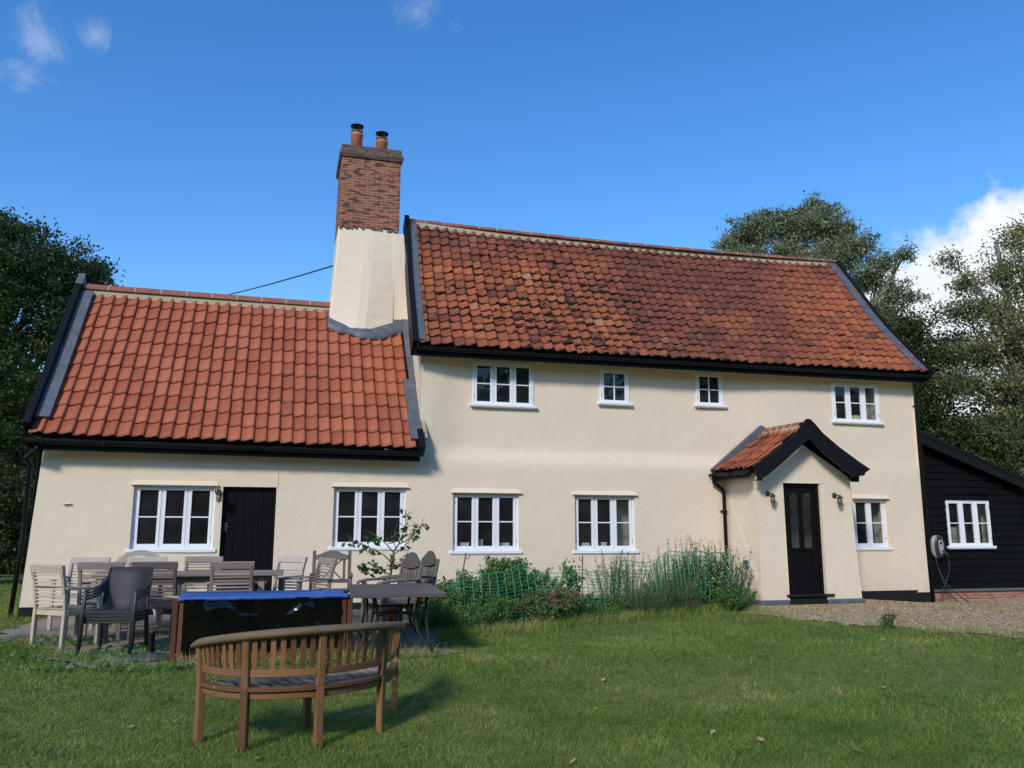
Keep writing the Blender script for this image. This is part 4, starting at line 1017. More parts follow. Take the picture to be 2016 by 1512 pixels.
# armchair with a crossed back
def cross_chair():
    t = empty('crossed_back_armchair', (0, 0, 0)); m0 = MAT['teak_dark']
    for s in (-1, 1):
        b_ = MB(); b_.bar((s*.265, -.24, 0), (s*.265, -.24, .43), .05, .05, (0, 1, 0)); b_.bar((s*.265, -.24, .43), (s*.265, -.33, 1.0), .05, .045, (0, 1, 0)); b_.build('leg', m0, t, .006)
        b_ = MB(); b_.bar((s*.28, .24, 0), (s*.28, .24, .63), .055, .055, (0, 1, 0)); b_.build('leg', m0, t, .006)
        b_ = MB(); b_.bar((s*.28, -.29, .655), (s*.28, .30, .645), .07, .03); b_.build('armrest', m0, t, .008)
    b_ = MB()
    for k in range(6): b_.bar((-.26, -.2+.087*k, .43), (.26, -.2+.087*k, .43), .075, .02)
    b_.bar((-.27, .24, .385), (.27, .24, .385), .025, .08); b_.bar((-.265, -.24, .385), (.265, -.24, .385), .025, .08)
    b_.build('seat', m0, t, .004)
    b_ = MB(); ey = Vector((0, -.156, .988)); org = Vector((0, -.235, .43))
    arch = [(-.24, .44), (.24, .44)] + [(.24-.48*k/14, .505+.075*max(0, math.sin(math.pi*(k/14)))**1.6) for k in range(15)]
    b_.prism(arch, org+Vector((0, .0, 0)), (1, 0, 0), ey, .03)
    P2 = lambda a, b: org+Vector((1, 0, 0))*a+ey*b+Vector((0, -.014, 0))
    b_.bar(P2(-.24, .12), P2(.24, .12), .028, .055, ey)
    b_.bar(P2(-.155, .14), P2(.155, .45), .022, .042, (0, 1, 0)); b_.bar(P2(.155, .14)+Vector((0, -.006, 0)), P2(-.155, .45)+Vector((0, -.006, 0)), .022, .042, (0, 1, 0))
    for s in (-1, 1): b_.bar(P2(s*.185, .14), P2(s*.185, .45), .04, .022, (0, 1, 0))
    b_.build('backrest', m0, t, .003)
    return t
o = cross_chair(); o.location = (.80, -1.75, gz(.8, -1.7)+.016); o.rotation_euler.z = R(176); tag(o, 'dark weathered armchair with a crossed back and arched top rail by the wall', 'chair')

# two carved-back armchairs facing sideways
def carved_chair():
    t = empty('carved_back_armchair', (0, 0, 0)); m0 = MAT['teak_dark']
    for s in (-1, 1):
        b_ = MB(); b_.bar((s*.25, -.24, 0), (s*.25, -.24, .43), .05, .05, (0, 1, 0)); b_.bar((s*.25, -.24, .43), (s*.25, -.33, .90), .045, .04, (0, 1, 0)); b_.build('leg', m0, t, .006)
        b_ = MB(); b_.bar((s*.28, .26, 0), (s*.28, .26, .62), .055, .055, (0, 1, 0)); b_.build('leg', m0, t, .006)
        b_ = MB(); pts = [(s*.27, -.29, .66), (s*.285, -.05, .655), (s*.285, .22, .645), (s*.28, .34, .625), (s*.275, .37, .60)]
        b_.sweep([[Vector(p)+Vector((a*.04, 0, b*.016)) for a, b in ((-1, -1), (1, -1), (1, 1), (-1, 1))] for p in pts]); b_.build('armrest', m0, t, .01)
    b_ = MB()
    for k in range(7): b_.bar((-.27, -.2+.075*k, .43), (.27, -.2+.075*k, .43), .062, .02)
    b_.bar((-.27, .25, .385), (.27, .25, .385), .025, .08)
    for s in (-1, 1): b_.bar((s*.265, -.22, .385), (s*.275, .24, .385), .025, .08)
    b_.build('seat', MAT['teak_grey'], t, .004)
    b_ = MB(); ey = Vector((0, -.18, .983)); org = Vector((0, -.24, .43))
    arch = [(-.23, .40)] + [(.23*(2*k/10-1), .40-.03*math.sin(math.pi*k/10)) for k in range(1, 10)] + [(.23, .40)] + [(.23-.46*k/16, .46+.13*math.sin(math.pi*k/16)**1.2) for k in range(17)]
    b_.prism(arch, org, (1, 0, 0), ey, .03)
    for k in range(6):
        a = -.19+.076*k; rings = []
        for q in range(9):
            tt = q/8; ww = .016+.016*math.sin(math.pi*2*tt)**2; c = org+Vector((a, -.014, 0))+ey*(.05+.37*tt)
            rings.append([c+Vector((-ww, -.009, 0)), c+Vector((ww, -.009, 0)), c+Vector((ww, .009, 0)), c+Vector((-ww, .009, 0))])
        b_.sweep(rings)
    b_.bar(org+ey*.06+Vector((-.24, -.012, 0)), org+ey*.06+Vector((.24, -.012, 0)), .028, .05, ey)
    b_.build('backrest', m0, t)
    return t
cc = cross = carved_chair(); cc.location = (1.52, -3.10, gz(1.5, -3.1)+.016); cc.rotation_euler.z = R(112); tag(cc, 'nearer of the two carved arched back armchairs beyond the metal table', 'chair', 'carved back armchairs')
c2 = copy_tree(cc); c2.location = (1.86, -2.50, gz(1.7, -2.5)+.016); c2.rotation_euler.z = R(106); tag(c2, 'farther carved arched back armchair, beside the red geranium', 'chair', 'carved back armchairs')

# grey metal patio table with curved legs
t = empty('metal_patio_table', (1.36, -4.62, gz(1.4, -4.6)+.016), R(-4), 'grey brown metal patio table with curved iron legs beside the flower bed', 'table')
b_ = MB(); b_.box(-.50, .50, -.90, .90, .655, .668); b_.bar((-.51, -.90, .655), (.51, -.90, .655), .02, .036); b_.bar((-.51, .90, .655), (.51, .90, .655), .02, .036); b_.bar((-.51, -.89, .655), (-.51, .89, .655), .02, .036); b_.bar((.51, -.89, .655), (.51, .89, .655), .02, .036)
b_.tube([(-.02, .1, .669), (-.02, .1, .672)], .03, 12); b_.build('tabletop', MAT['tabletop_metal'], t, .006)
for sy in (-1, 1):
    for sx in (-1, 1):
        b_ = MB(); y = sy*.52
        b_.tube([(sx*.30, y, .65), (sx*.245, y, .60), (sx*.215, y, .50), (sx*.21, y, .38), (sx*.24, y, .24), (sx*.32, y, .12), (sx*.42, y, .0)], .017, 8)
        b_.tube([(sx*.33, y, .65), (sx*.33, y, .35), (sx*.36, y, .15), (sx*.42, y, .0)], .014, 8); b_.build('leg', MAT['iron'], t)
b_ = MB(); b_.tube([(-.21, -.52, .40), (-.21, .52, .40)], .012, 6); b_.tube([(.21, -.52, .40), (.21, .52, .40)], .012, 6); b_.tube([(-.21, 0, .40), (.21, 0, .40)], .012, 6)
for sy in (-1, 1): b_.tube([(.21*math.cos(a), sy*.52, .40+.035*math.sin(a)) for a in [math.pi*k/8 for k in range(9)]], .012, 6)
b_.build('stretcher', MAT['iron'], t)

# timber framed trough lined with black plastic under a blue tarpaulin edge
bx, by = -.99, -5.08; t = empty('lined_trough', (bx, by, gz(bx, by)), R(2.5), 'timber framed trough wrapped in shiny black plastic with a blue tarpaulin edge', 'planter trough')
LL, DD, HH = 1.80, .74, .66
for x in (0.02, LL-.02):
    for y in (0.0, DD):
        b_ = MB(); b_.bar((x-.03*(1 if x < 1 else -1), y, 0), (x-.03*(1 if x < 1 else -1), y, HH), .055, .06, (0, 1, 0)); b_.bar((x+.035*(1 if x < 1 else -1), y, .0), (x+.035*(1 if x < 1 else -1), y, HH-.02), .06, .05, (0, 1, 0), w2=.05); b_.build('post', MAT['red_wood'], t, .006)
b_ = MB()
for y in (0.0, DD): b_.bar((.03, y, .06), (LL-.03, y, .06), .04, .12)
for x in (.03, LL-.03): b_.bar((x, .03, .06), (x, DD-.03, .06), .04, .12)
b_.build('rail', MAT['red_wood'], t, .006)
b_ = MB(); b_.box(-.045, .02, -.035, .03, HH, HH+.022); b_.box(LL-.02, LL+.045, -.035, .03, HH, HH+.022); b_.build('post_cap', MAT['teak_white'], t, .005)
b_ = MB(); vs = []; NX, NZ = 60, 16      # plastic with folds
for face in (0, 1):
    vs = []
    for j in range(NZ+1):
        z = .10+(HH-.11)*j/NZ
        for i in range(NX+1):
            x = .07+(LL-.14)*i/NX
            fold = .014*noise.noise(Vector((x*2.2+z*1.6, z*1.6, 4+face*9)))-.03*math.sin(math.pi*j/NZ)*math.exp(-((x-.35)/.35)**2)
            cr_ = (max(0, .16-abs(noise.noise(Vector((x*2.6+z*3, z*3.4-x*1.2, 2)))))*(.12+.38*sstep(.40, .60, z)*(.4+noise.noise(Vector((x*2.2, 0, 6)))) if x < 1.75 else 0))
            vs.append((x, (-.028+fold-cr_) if not face else DD+.028+fold+cr_, z-.01*math.sin(x*9)*(1-j/NZ)))
    b_.add(vs, [(j*(NX+1)+i, j*(NX+1)+i+1, (j+1)*(NX+1)+i+1, (j+1)*(NX+1)+i) for j in range(NZ) for i in range(NX)], 0, .5, None, True)
for x in (-.0, LL):
    b_.add([(x, .02, .08), (x, DD-.02, .08), (x, DD-.02, HH-.01), (x, .02, HH-.01)], [(0, 1, 2, 3)])
b_.build('plastic_liner', MAT['liner'], t, 0, False)
b_ = MB(); rings = []
NX = 70
for i in range(NX+1):
    x = .01+(LL-.02)*i/NX; w1 = .003*math.sin(x*31+2*math.sin(x*9)); hang = .045+.006*noise.noise(Vector((x*4, 0, 1)))+.002*math.sin(x*55); sg = -.035*math.sin(math.pi*i/NX)
    rings.append([(x, -.047+w1, HH+.015-hang), (x, -.05+w1*.7, HH-.01), (x, -.046, HH+.006), (x, -.02, HH+.012+w1*.4), (x, .15, HH+.0+sg+.004*math.sin(x*13)), (x, .37, HH-.01+sg*1.5+.006*math.sin(x*8+1)), (x, .60, HH+.012+sg), (x, DD-.03, HH+.006+sg), (x, DD+.03, HH+.006), (x, DD+.05, HH-.06)])
b_.sweep(rings, 0, True, False); o = b_.build('tarpaulin', MAT['tarp'], t, 0, False); o.modifiers.new('thick', 'SOLIDIFY').thickness = .004

# parasol base
t = empty('parasol_base', (-1.24, -4.84, gz(-1.24, -4.84)+.014), 0, 'round dark parasol base with an empty tube at the foot of the trough', 'parasol base')
b_ = MB(); b_.lathe([(0, 0), (.215, 0), (.225, .012), (.22, .034), (.19, .046), (.06, .056), (.05, .075), (0, .075)], (0, 0, 0), 32); b_.build('weight', MAT['concretebase'], t)
b_ = MB(); b_.lathe([(.030, .07), (.030, .27), (.034, .27), (.034, .30), (.026, .30), (.026, .1)], (0, 0, 0), 16); b_.tube([(.03, 0, .24), (.06, 0, .24)], .008, 6); b_.build('tube', MAT['iron'], t)

# crescent bench on the lawn, back towards us
bz = -.235
t = empty('crescent_bench', (.3, -7.62, bz), 0, 'crescent shaped teak garden bench on the lawn with its slatted back towards us', 'bench')
A, B, C_, D_, E_ = [(p[0]-.3, p[1]+7.62) for p in ((-.515, -7.64), (-.175, -8.00), (.362, -8.02), (.868, -7.66), (1.065, -7.02))]
ctrl = [(-.80, .22)] + [A, B, C_, D_, (.775, .25), E_, (.70, .95)]
E_v = E_
ctrl = [(A[0]-.03, A[1]+.45), A, B, C_, D_, E_, (E_[0]-.03, E_[1]+.55)]
def arc(s):
    """s in 0..4 from post A to post E"""
    i = min(3, max(0, int(math.floor(s)))); u = s-i; p0, p1, p2, p3 = [Vector((*c, 0)) for c in ctrl[i:i+4]]
    return .5*((2*p1)+(-p0+p2)*u+(2*p0-5*p1+4*p2-p3)*u*u+(-p0+3*p1-3*p2+p3)*u**3)
def arcn(s):
    d = (arc(min(4, s+.02))-arc(max(0, s-.02))); d.z = 0; d.normalize(); return Vector((d.y, -d.x, 0))    # outwards
def railz(s): return .69+.165*math.sin(math.pi*min(1, max(0, (s+.3)/4.75)))**.8 if s < 2.2 else .69+.165*math.sin(math.pi*min(1, max(0, (s+.3)/4.75)))**.8
rings = []
for k in range(49):
    s = -.22+4.42*k/48
    p = arc(s) if 0 <= s <= 4 else (arc(0)+(arc(0)-arc(.05)).normalized()*abs(s)*.5 if s < 0 else arc(4)+(arc(4)-arc(3.95)).normalized()*(s-4)*.9)
    n_ = arcn(min(4, max(0, s))); z = railz(s); tp = min(1, .55+min(k, 48-k)*.15); c = p+n_*.035+Vector((0, 0, z))
    rings.append([c+n_*(.052*tp*math.cos(a))+Vector((0, 0, .034*tp*math.sin(a))) for a in [2*math.pi*q/10 for q in range(10)]])
b_ = MB(); b_.sweep(rings, 0, True); b_.build('top_rail', MAT['teak_rail'], t)
for s in (0, 1, 2, 3, 4):
    p = arc(s); n_ = arcn(s); zt = railz(s)-.012
    b_ = MB(); b_.bar(p+Vector((0, 0, -.02)), p+n_*.0+Vector((0, 0, .44)), .062, .055, n_, w2=.06); b_.bar(p+Vector((0, 0, .44)), p+n_*.032+Vector((0, 0, zt)), .06, .05, n_, w2=.055, h2=.04); b_.build('leg', MAT['teak_bench'], t, .006)
def curve_band(s0, s1, off0, off1, z0, z1, thick, m=MAT['teak_bench'], nm='rail', K=14):
    rr = []
    for k in range(K+1):
        s = s0+(s1-s0)*k/K; p = arc(s); n_ = arcn(s)
        rr.append([p+n_*off0+Vector((0, 0, z0)), p+n_*(off0-thick)+Vector((0, 0, z0)), p+n_*(off1-thick)+Vector((0, 0, z1)), p+n_*off1+Vector((0, 0, z1))])
    b_ = MB(); b_.sweep(rr); return b_.build(nm, m, t, .004)
for s in range(4):
    curve_band(s+.055, s+.945, .012, .012, .525, .578, .028, nm='back_rail'); curve_band(s+.05, s+.95, .0, .0, .365, .415, .026, nm='apron')
curve_band(-.0, 4.0, .022, .022, .42, .452, .07, nm='seat_rim', K=44)
for s in range(4):
    n_s = 7
    for k in range(n_s):
        ss = s+(k+1)/(n_s+1); p = arc(ss); n_ = arcn(ss); b_ = MB(); z1 = railz(ss)-.01
        b_.bar(p+n_*.0+Vector((0, 0, .57)), p+n_*.030+Vector((0, 0, z1)), .040, .014, n_); b_.build('slat', MAT['teak_bench'], t, .002)
ch = Vector((E_[0]-A[0], E_[1]-A[1], 0)); cl = ch.length; ch.normalize(); cn = Vector((ch.y, -ch.x, 0)); b_ = MB()
samp = [arc(4*k/200)-Vector((*A, 0)) for k in range(201)]
for k in range(18):
    u = (k+.5)/18*cl; dd = [s_.dot(cn) for s_ in samp if abs(s_.dot(ch)-u) < .02]
    if not dd: continue
    bow = .07*math.sin(math.pi*u/cl); p = Vector((*A, .438))+ch*u
    if max(dd) > .1: b_.bar(p+cn*bow-cn*.02, p+cn*(max(dd)-.03), .050, .018)
b_.build('seat', MAT['teak_seat'], t, .003)
b_ = MB(); pts = [Vector((*A, .40))+ch*(cl*k/12)+cn*(.07*math.sin(math.pi*k/12)) for k in range(13)]
b_.sweep([[p+cn*a+Vector((0, 0, b)) for a, b in ((-.013, -.05), (.013, -.05), (.013, .012), (-.013, .012))] for p in pts]); b_.build('apron', MAT['teak_bench'], t)
fm_ = Vector((*A, 0))+ch*(cl*.5)+cn*.07; b_ = MB(); b_.bar(fm_+Vector((0, 0, -.02)), fm_+Vector((0, 0, .42)), .055, .055, cn); b_.build('leg', MAT['teak_bench'], t, .006)

# ---------------------------------------------------------------- vegetation
rng = np.random.default_rng(11)
def np_mesh(name, V, k, mat_, tint, parent=None):
    """V: (N*k,3) loose polygons of k corners each; tint: (N,)"""
    n = len(V)//k; me = bpy.data.meshes.new(name)
    me.vertices.add(len(V)); me.vertices.foreach_set('co', V.astype(np.float32).ravel())
    me.loops.add(len(V)); me.loops.foreach_set('vertex_index', np.arange(len(V), dtype=np.int32))
    me.polygons.add(n); me.polygons.foreach_set('loop_start', np.arange(0, len(V), k, dtype=np.int32)); me.polygons.foreach_set('loop_total', np.full(n, k, dtype=np.int32))
    me.materials.append(mat_); a = me.attributes.new('tint', 'FLOAT', 'POINT'); a.data.foreach_set('value', np.repeat(tint, k).astype(np.float32))
    me.update(calc_edges=True); me.validate()
    o = bpy.data.objects.new(name, me); col.objects.link(o)
    if parent: o.parent = parent
    return o
def unit(a): return a/np.maximum(1e-9, np.linalg.norm(a, axis=1, keepdims=True))
def leaves(name, P, size, mat_, tint, parent=None, up=.45, aspect=.62, nrm=None):
    """one bent leaf (two quads sharing no verts -> a 4-gon kite) per point"""
    n = len(P); N = unit(rng.normal(size=(n, 3))+np.array([0, 0, up]) if nrm is None else nrm+.35*rng.normal(size=(n, 3)))
    T = unit(np.cross(N, rng.normal(size=(n, 3)))); B = np.cross(N, T); s = (size*rng.uniform(.6, 1.25, n))[:, None]
    V = np.stack([P-T*s*.5, P+B*s*aspect*.5+N*s*.08, P+T*s*.5, P-B*s*aspect*.5+N*s*.08], 1).reshape(-1, 3)
    return np_mesh(name, V, 4, mat_, tint, parent)

def limb_tree(t, base, lobes, trunk_r, bark, seed):
    """trunk with limbs that reach into each lobe of the crown"""
    rs = random.Random(seed); mb = MB(); base = Vector(base)
    top = Vector((sum(l[0][0] for l in lobes)/len(lobes), sum(l[0][1] for l in lobes)/len(lobes), max(l[0][2] for l in lobes)))
    pts = [base + (top-base)*(k/7)+Vector((rs.uniform(-.2, .2), rs.uniform(-.2, .2), 0))*(k > 0) for k in range(8)]
    mb.tube(pts, [trunk_r*(1-.11*k) for k in range(8)], 9)
    for (c, r, w_) in lobes:
        c = Vector(c); k = rs.uniform(.25, .6); s = base+(top-base)*min(k, max(.15, (c.z-1.5-base.z)/max(.1, top.z-base.z)*.7)); m_ = s.lerp(c, .5)+Vector((rs.uniform(-.4, .4), rs.uniform(-.4, .4), rs.uniform(.1, .6)))
        e = c+Vector((rs.uniform(-.3, .3)*r[0], rs.uniform(-.3, .3)*r[1], .35*r[2])); mb.tube([s, s.lerp(m_, .5)+Vector((0, 0, .1)), m_, m_.lerp(e, .5), e], [trunk_r*.42, trunk_r*.34, trunk_r*.25, trunk_r*.16, trunk_r*.06], 6)
        for q in range(6):
            d = Vector((rs.gauss(0, 1), rs.gauss(0, 1), rs.gauss(.2, .8))).normalized(); a = m_.lerp(e, rs.random()); b = c+Vector((d.x*r[0], d.y*r[1], d.z*r[2]))*.95
            mb.tube([a, a.lerp(b, .5)+Vector((0, 0, .12)), b], [trunk_r*.11, trunk_r*.07, trunk_r*.02], 5)
    mb.build('trunk', bark, t, 0, False)
def crown(t, lobes, n_cl, per, cl_r, size, mat_, seed, shell=.5, tintc=None, autumn=None):
    global rng
    rng = np.random.default_rng(seed); W = np.array([l[2] for l in lobes], float); W /= W.sum()
    P = []; T = []
    for (c, r, _), k in zip(lobes, rng.multinomial(n_cl, W)):
        d = unit(rng.normal(size=(k, 3))); rad = rng.uniform(shell, 1.02, k)[:, None]**.8
        lump = np.array([.72+.75*noise.noise(Vector(v)*2.1+Vector((seed, 0, 0)))+.45*noise.noise(Vector(v)*5.0+Vector((0, seed, 0))) for v in d*np.array(r)*.9])[:, None]
        C = np.array(c)+d*rad*np.clip(lump+.2, .35, 1.25)*np.array(r)
        ps = rng.poisson(per, k)
        for cc, m_ in zip(C, ps):
            if m_ == 0: continue
            q = rng.normal(size=(m_, 3))*np.array([1, 1, .7])*cl_r*rng.uniform(.6, 1.3); P.append(cc+q)
            base_t = rng.normal(.40, .20)+ (autumn(cc) if autumn else 0); T.append(np.clip(base_t+rng.normal(0, .14, m_), 0, 1))
    P = np.concatenate(P); T = np.concatenate(T)
    return leaves('crown', P, size, mat_, T, t)

def tree(name, loc, label, cat, lobes, tr, bark, leafm, n_cl, per, cl_r, size, seed, group='trees around the house', shell=.5, autumn=None):
    t = empty(name, loc, 0, label, cat, group); L = [((c[0]-loc[0], c[1]-loc[1], c[2]-loc[2]), r, w_) for c, r, w_ in lobes]
    if autumn: au = lambda q: autumn(q+np.array(loc))
    else: au = None
    limb_tree(t, (0, 0, -.2), L, tr, bark, seed); crown(t, L, n_cl, per, cl_r, size, leafm, seed, shell, None, au); return t
def at(px, py, Dist):
    d = Fw+(px-1008)/1650*cr-(py-756)/1650*cu; d = d/math.hypot(d.x, d.y); return Vector((0, -14.8, 1.36))+d*Dist
def lobe(px, py, Dist, rx, rz, w_=1, ry=None):
    p = at(px, py, Dist); return ((p.x, p.y, p.z), (rx, ry or rx, rz), w_)

# left of the house: tall dark maples, lower scrub under them
tree('maple_tree', (-9.2, 11.5, 0), 'tall dark green maple behind the left gable of the low wing', 'tree',
     [lobe(20, 500, 27, 1.3, 1.1, 1.2), lobe(95, 540, 27, 1.3, 1.2, 1.4), lobe(165, 560, 28, .8, .8, .8), lobe(40, 640, 27, 1.9, 1.3, 2), lobe(-40, 560, 27, 1.8, 1.8, 2), lobe(10, 760, 26, 1.6, 1.1, 1.6), lobe(130, 640, 28, .9, .8, .8), lobe(-20, 850, 26, 1.8, 1.2, 1.6), lobe(60, 800, 27.5, 1.0, .8, .8), lobe(110, 520, 29, .7, .7, .4), lobe(185, 530, 28.5, .45, .4, .25), lobe(20, 452, 27.5, .7, .5, .35), lobe(75, 720, 28, .8, .7, .35)],
     .30, MAT['bark'], MAT['leaf_dark'], 1250, 46, .17, .11, 21, shell=.45)
tree('maple_tree', (-13.5, 14, 0), 'dark maple at the extreme left, partly out of view', 'tree',
     [lobe(-120, 620, 32, 2.6, 2.4, 2), lobe(-60, 800, 31, 2.4, 2.0, 2), lobe(-150, 900, 31, 2.8, 2.2, 2), lobe(30, 880, 32, 1.8, 1.4, 1)], .3, MAT['bark'], MAT['leaf_dark'], 800, 40, .30, .14, 22, shell=.3)
tree('hawthorn_bush', (-8.2, 9.0, 0), 'brownish hawthorn scrub under the dark maple', 'bush',
     [lobe(20, 960, 25, 1.1, .8, 1), lobe(-20, 1010, 25, 1.2, .9, 1), lobe(40, 1060, 25.5, .9, .8, 1), lobe(-30, 1090, 25, 1.3, .7, 1), lobe(45, 900, 27, .9, .6, .6)], .10, MAT['bark'], MAT['leaf_hedge'], 700, 34, .20, .09, 23, group='scrub beyond the left end of the house', shell=.25)
tree('hawthorn_bush', (-10.5, 15.0, 0), 'low dark scrub closing off the lawn at the far left', 'bush',
     [lobe(-10, 1080, 31, 1.3, .9, 1), lobe(40, 1080, 31, 1.2, 1.0, 1), lobe(80, 1070, 31, 1.2, 1.2, 1), lobe(-60, 1060, 31, 1.3, 1.3, 1), lobe(20, 1000, 31, 1.6, 1.2, 1), lobe(70, 960, 31.5, 1.3, 1.3, 1), lobe(-40, 960, 31.5, 1.5, 1.3, 1)], .12, MAT['bark'], MAT['leaf_hedge'], 800, 38, .26, .12, 24, group='scrub beyond the left end of the house', shell=.25)

# right of and behind the house
tree('poplar_tree', (18.2, 10.0, 0), 'silvery poplar rising behind the main roof ridge', 'tree',
     [lobe(1480, 462, 31, 1.05, .62, 1.1), lobe(1560, 455, 31, .95, .80, 1.2), lobe(1625, 450, 31, .9, .95, 1.2), lobe(1605, 412, 31, .30, .34, .16), lobe(1435, 482, 31, .5, .35, .3), lobe(1680, 490, 31, .75, .6, .6), lobe(1600, 530, 31, 1.6, .8, 1.2), lobe(1710, 550, 31, .75, .55, .6), lobe(1745, 520, 31, .45, .42, .18), lobe(1765, 580, 31, .6, .45, .3), lobe(1800, 585, 31, .45, .16, .10), lobe(1735, 620, 31, .65, .6, .6), lobe(1780, 500, 31, .32, .30, .10), lobe(1545, 432, 31, .4, .35, .25), lobe(1500, 435, 31, .45, .3, .25), lobe(1600, 405, 31, .18, .42, .16), lobe(1470, 505, 31, 1.1, .5, .9), lobe(1550, 510, 31, 1.1, .6, 1), lobe(1640, 520, 31, .9, .6, .9), lobe(1660, 455, 31, .5, .5, .4), lobe(1575, 425, 31, .3, .35, .2)],
     .28, MAT['palebark'], MAT['leaf_silver'], 1750, 42, .14, .10, 31, shell=.1)
def aut(q): return .42 if (q[2] > 9.5 and noise.noise(Vector(q)*.6) > -.05) else (.30 if noise.noise(Vector(q)*.55+Vector((3, 3, 3))) > .22 else 0)
tree('poplar_tree', (23.2, 5.5, 0), 'tall airy poplar with yellowing top at the right edge', 'tree',
     [lobe(2000, 470, 29, .75, .8, .35), lobe(1975, 540, 29, .85, .7, .45), lobe(1900, 560, 29, .6, .45, .20), lobe(1870, 520, 29, .35, .35, .07), lobe(1940, 610, 29, 1.0, .6, .6), lobe(1880, 620, 29, .6, .5, .28), lobe(2010, 650, 29, 1.2, .9, 1), lobe(1930, 700, 29, 1.1, .8, 1), lobe(2040, 560, 29.5, 1.1, 1.1, .7), lobe(2060, 480, 29.5, .9, .9, .5), lobe(1985, 760, 29, 1.2, .8, 1), lobe(1890, 760, 28.5, .9, .6, .7), lobe(2060, 820, 29, 1.3, 1, 1), lobe(1960, 850, 29, 1.1, .7, .8)],
     .26, MAT['palebark'], MAT['leaf_pale'], 1150, 32, .17, .095, 32, shell=.1, autumn=aut)
tree('ivy_clad_tree', (20.6, 8.2, 0), 'dark ivy clad tree close beyond the right gable', 'tree',
     [lobe(1790, 660, 29.5, .8, .8, 1), lobe(1830, 720, 29.5, 1.0, .9, 1.2), lobe(1870, 690, 30, .7, .6, .7), lobe(1810, 800, 29, 1.1, .9, 1.3), lobe(1860, 860, 29, 1.1, .9, 1.2), lobe(1790, 880, 29.5, 1.2, .9, 1), lobe(1930, 900, 29, 1.0, .9, 1), lobe(1855, 950, 29, 1.3, .9, 1), lobe(1750, 740, 31, 1.2, 1.2, 1), lobe(1720, 660, 32, 1.0, .9, .6)],
     .24, MAT['bark'], MAT['leaf_ivy'], 1250, 38, .20, .105, 33, shell=.25)
tree('hazel_bush', (23.5, 7.5, 0), 'yellow green hazel growth above the lean-to roof', 'bush',
     [lobe(1960, 880, 30, 1.0, .6, 1), lobe(1900, 850, 30, .6, .5, .5), lobe(2010, 920, 30, 1.3, .9, 1), lobe(1950, 960, 30, 1.2, .9, 1), lobe(2060, 990, 30, 1.5, 1.0, 1), lobe(2020, 1060, 31, 1.5, 1.1, 1)], .14, MAT['bark'], MAT['leaf_pale'], 650, 36, .2, .10, 34, shell=.25)
tree('ivy_clad_tree', (27, 9, 0), 'dark tree filling in behind the airy poplar', 'tree',
     [lobe(1990, 820, 34, 1.6, 1.3, 1), lobe(2060, 720, 34, 1.6, 1.6, 1), lobe(2090, 880, 34, 2, 1.6, 1), lobe(1930, 960, 34, 1.8, 1.4, 1), lobe(2050, 1000, 34, 2, 1.2, 1)], .25, MAT['bark'], MAT['leaf_ivy'], 600, 38, .28, .13, 35, shell=.25)
# a belt of trees on the far side of the lawn (it shows in the window panes)
bx_ = []; rb = random.Random(3)
for k in range(46): x = -50+2.6*k; bx_.append(((x, -52+rb.uniform(-4, 4), rb.uniform(6, 9)), (3.8, 3.4, rb.uniform(8, 10)), 1))
for k in range(60): bx_.append(((-55+2.1*k, -49+rb.uniform(-2, 2), 1.2), (2.6, 2.2, 3.6), 1))
rng = np.random.default_rng(41)
PP = np.concatenate([np.array(c)+unit(rng.normal(size=(1500, 3)))*rng.uniform(0.3, 1, 1500)[:, None]*np.array(r) for c, r, _ in bx_])
tag(leaves('woodland', PP, .85, MAT['leaf_hedge'], np.clip(rng.normal(.4, .2, len(PP)), 0, 1)), 'belt of woodland across the lawn that darkens the window panes', 'woodland', None, 'stuff')

# ---- flower bed: netting on rusty rods
NETP = [(2.35, -2.75), (2.62, -2.62), (3.53, -2.42), (4.62, -2.2), (5.4, -2.02), (6.17, -1.88), (6.9, -1.72), (7.55, -1.45)]
NETH = [.55, .72, .80, .70, .83, .94, .95, .90]
def ilerp(s):
    i = min(len(NETP)-2, int(s)); u = s-i; return (NETP[i][0]*(1-u)+NETP[i+1][0]*u, NETP[i][1]*(1-u)+NETP[i+1][1]*u, NETH[i]*(1-u)+NETH[i+1]*u)
def netp(s, h):
    s = min(max(s, 0), len(NETP)-1.001); x, y, H = ilerp(s); H -= .10*math.sin(math.pi*(s-int(s)))*(s < 5)
    bul = -.10*math.sin(math.pi*(1-h))*(.4+.9*abs(noise.noise(Vector((s*.9, 0, 3)))))-.12*(1-h)*(.5+noise.noise(Vector((s*1.3, 1, 3))))
    sk_ = .10*noise.noise(Vector((s*.8, h*1.2, 9))); return Vector((x+sk_, y+bul, gz(x, y)+.03+h*H+.03*noise.noise(Vector((s*2, h*3, 1)))))
t = empty('garden_netting', (4.9, -2.1, 0.05), 0, 'sagging green plastic mesh netting along the flower bed', 'netting'); off = Vector((-4.9, 2.1, -.05))
mb = MB(); nv = 54; nh = 13
for k in range(nv+1):
    s = 6.99*k/nv; mb.tube([netp(s, h/10)+off for h in range(11)], .0062, 4, cap=False)
for j in range(nh+1): mb.tube([netp(6.99*k/(nv*2), j/nh)+off for k in range(nv*2+1)], .0042 if j < nh else .006, 4, cap=False)
mb.build('mesh', MAT['net'], t, 0, False)
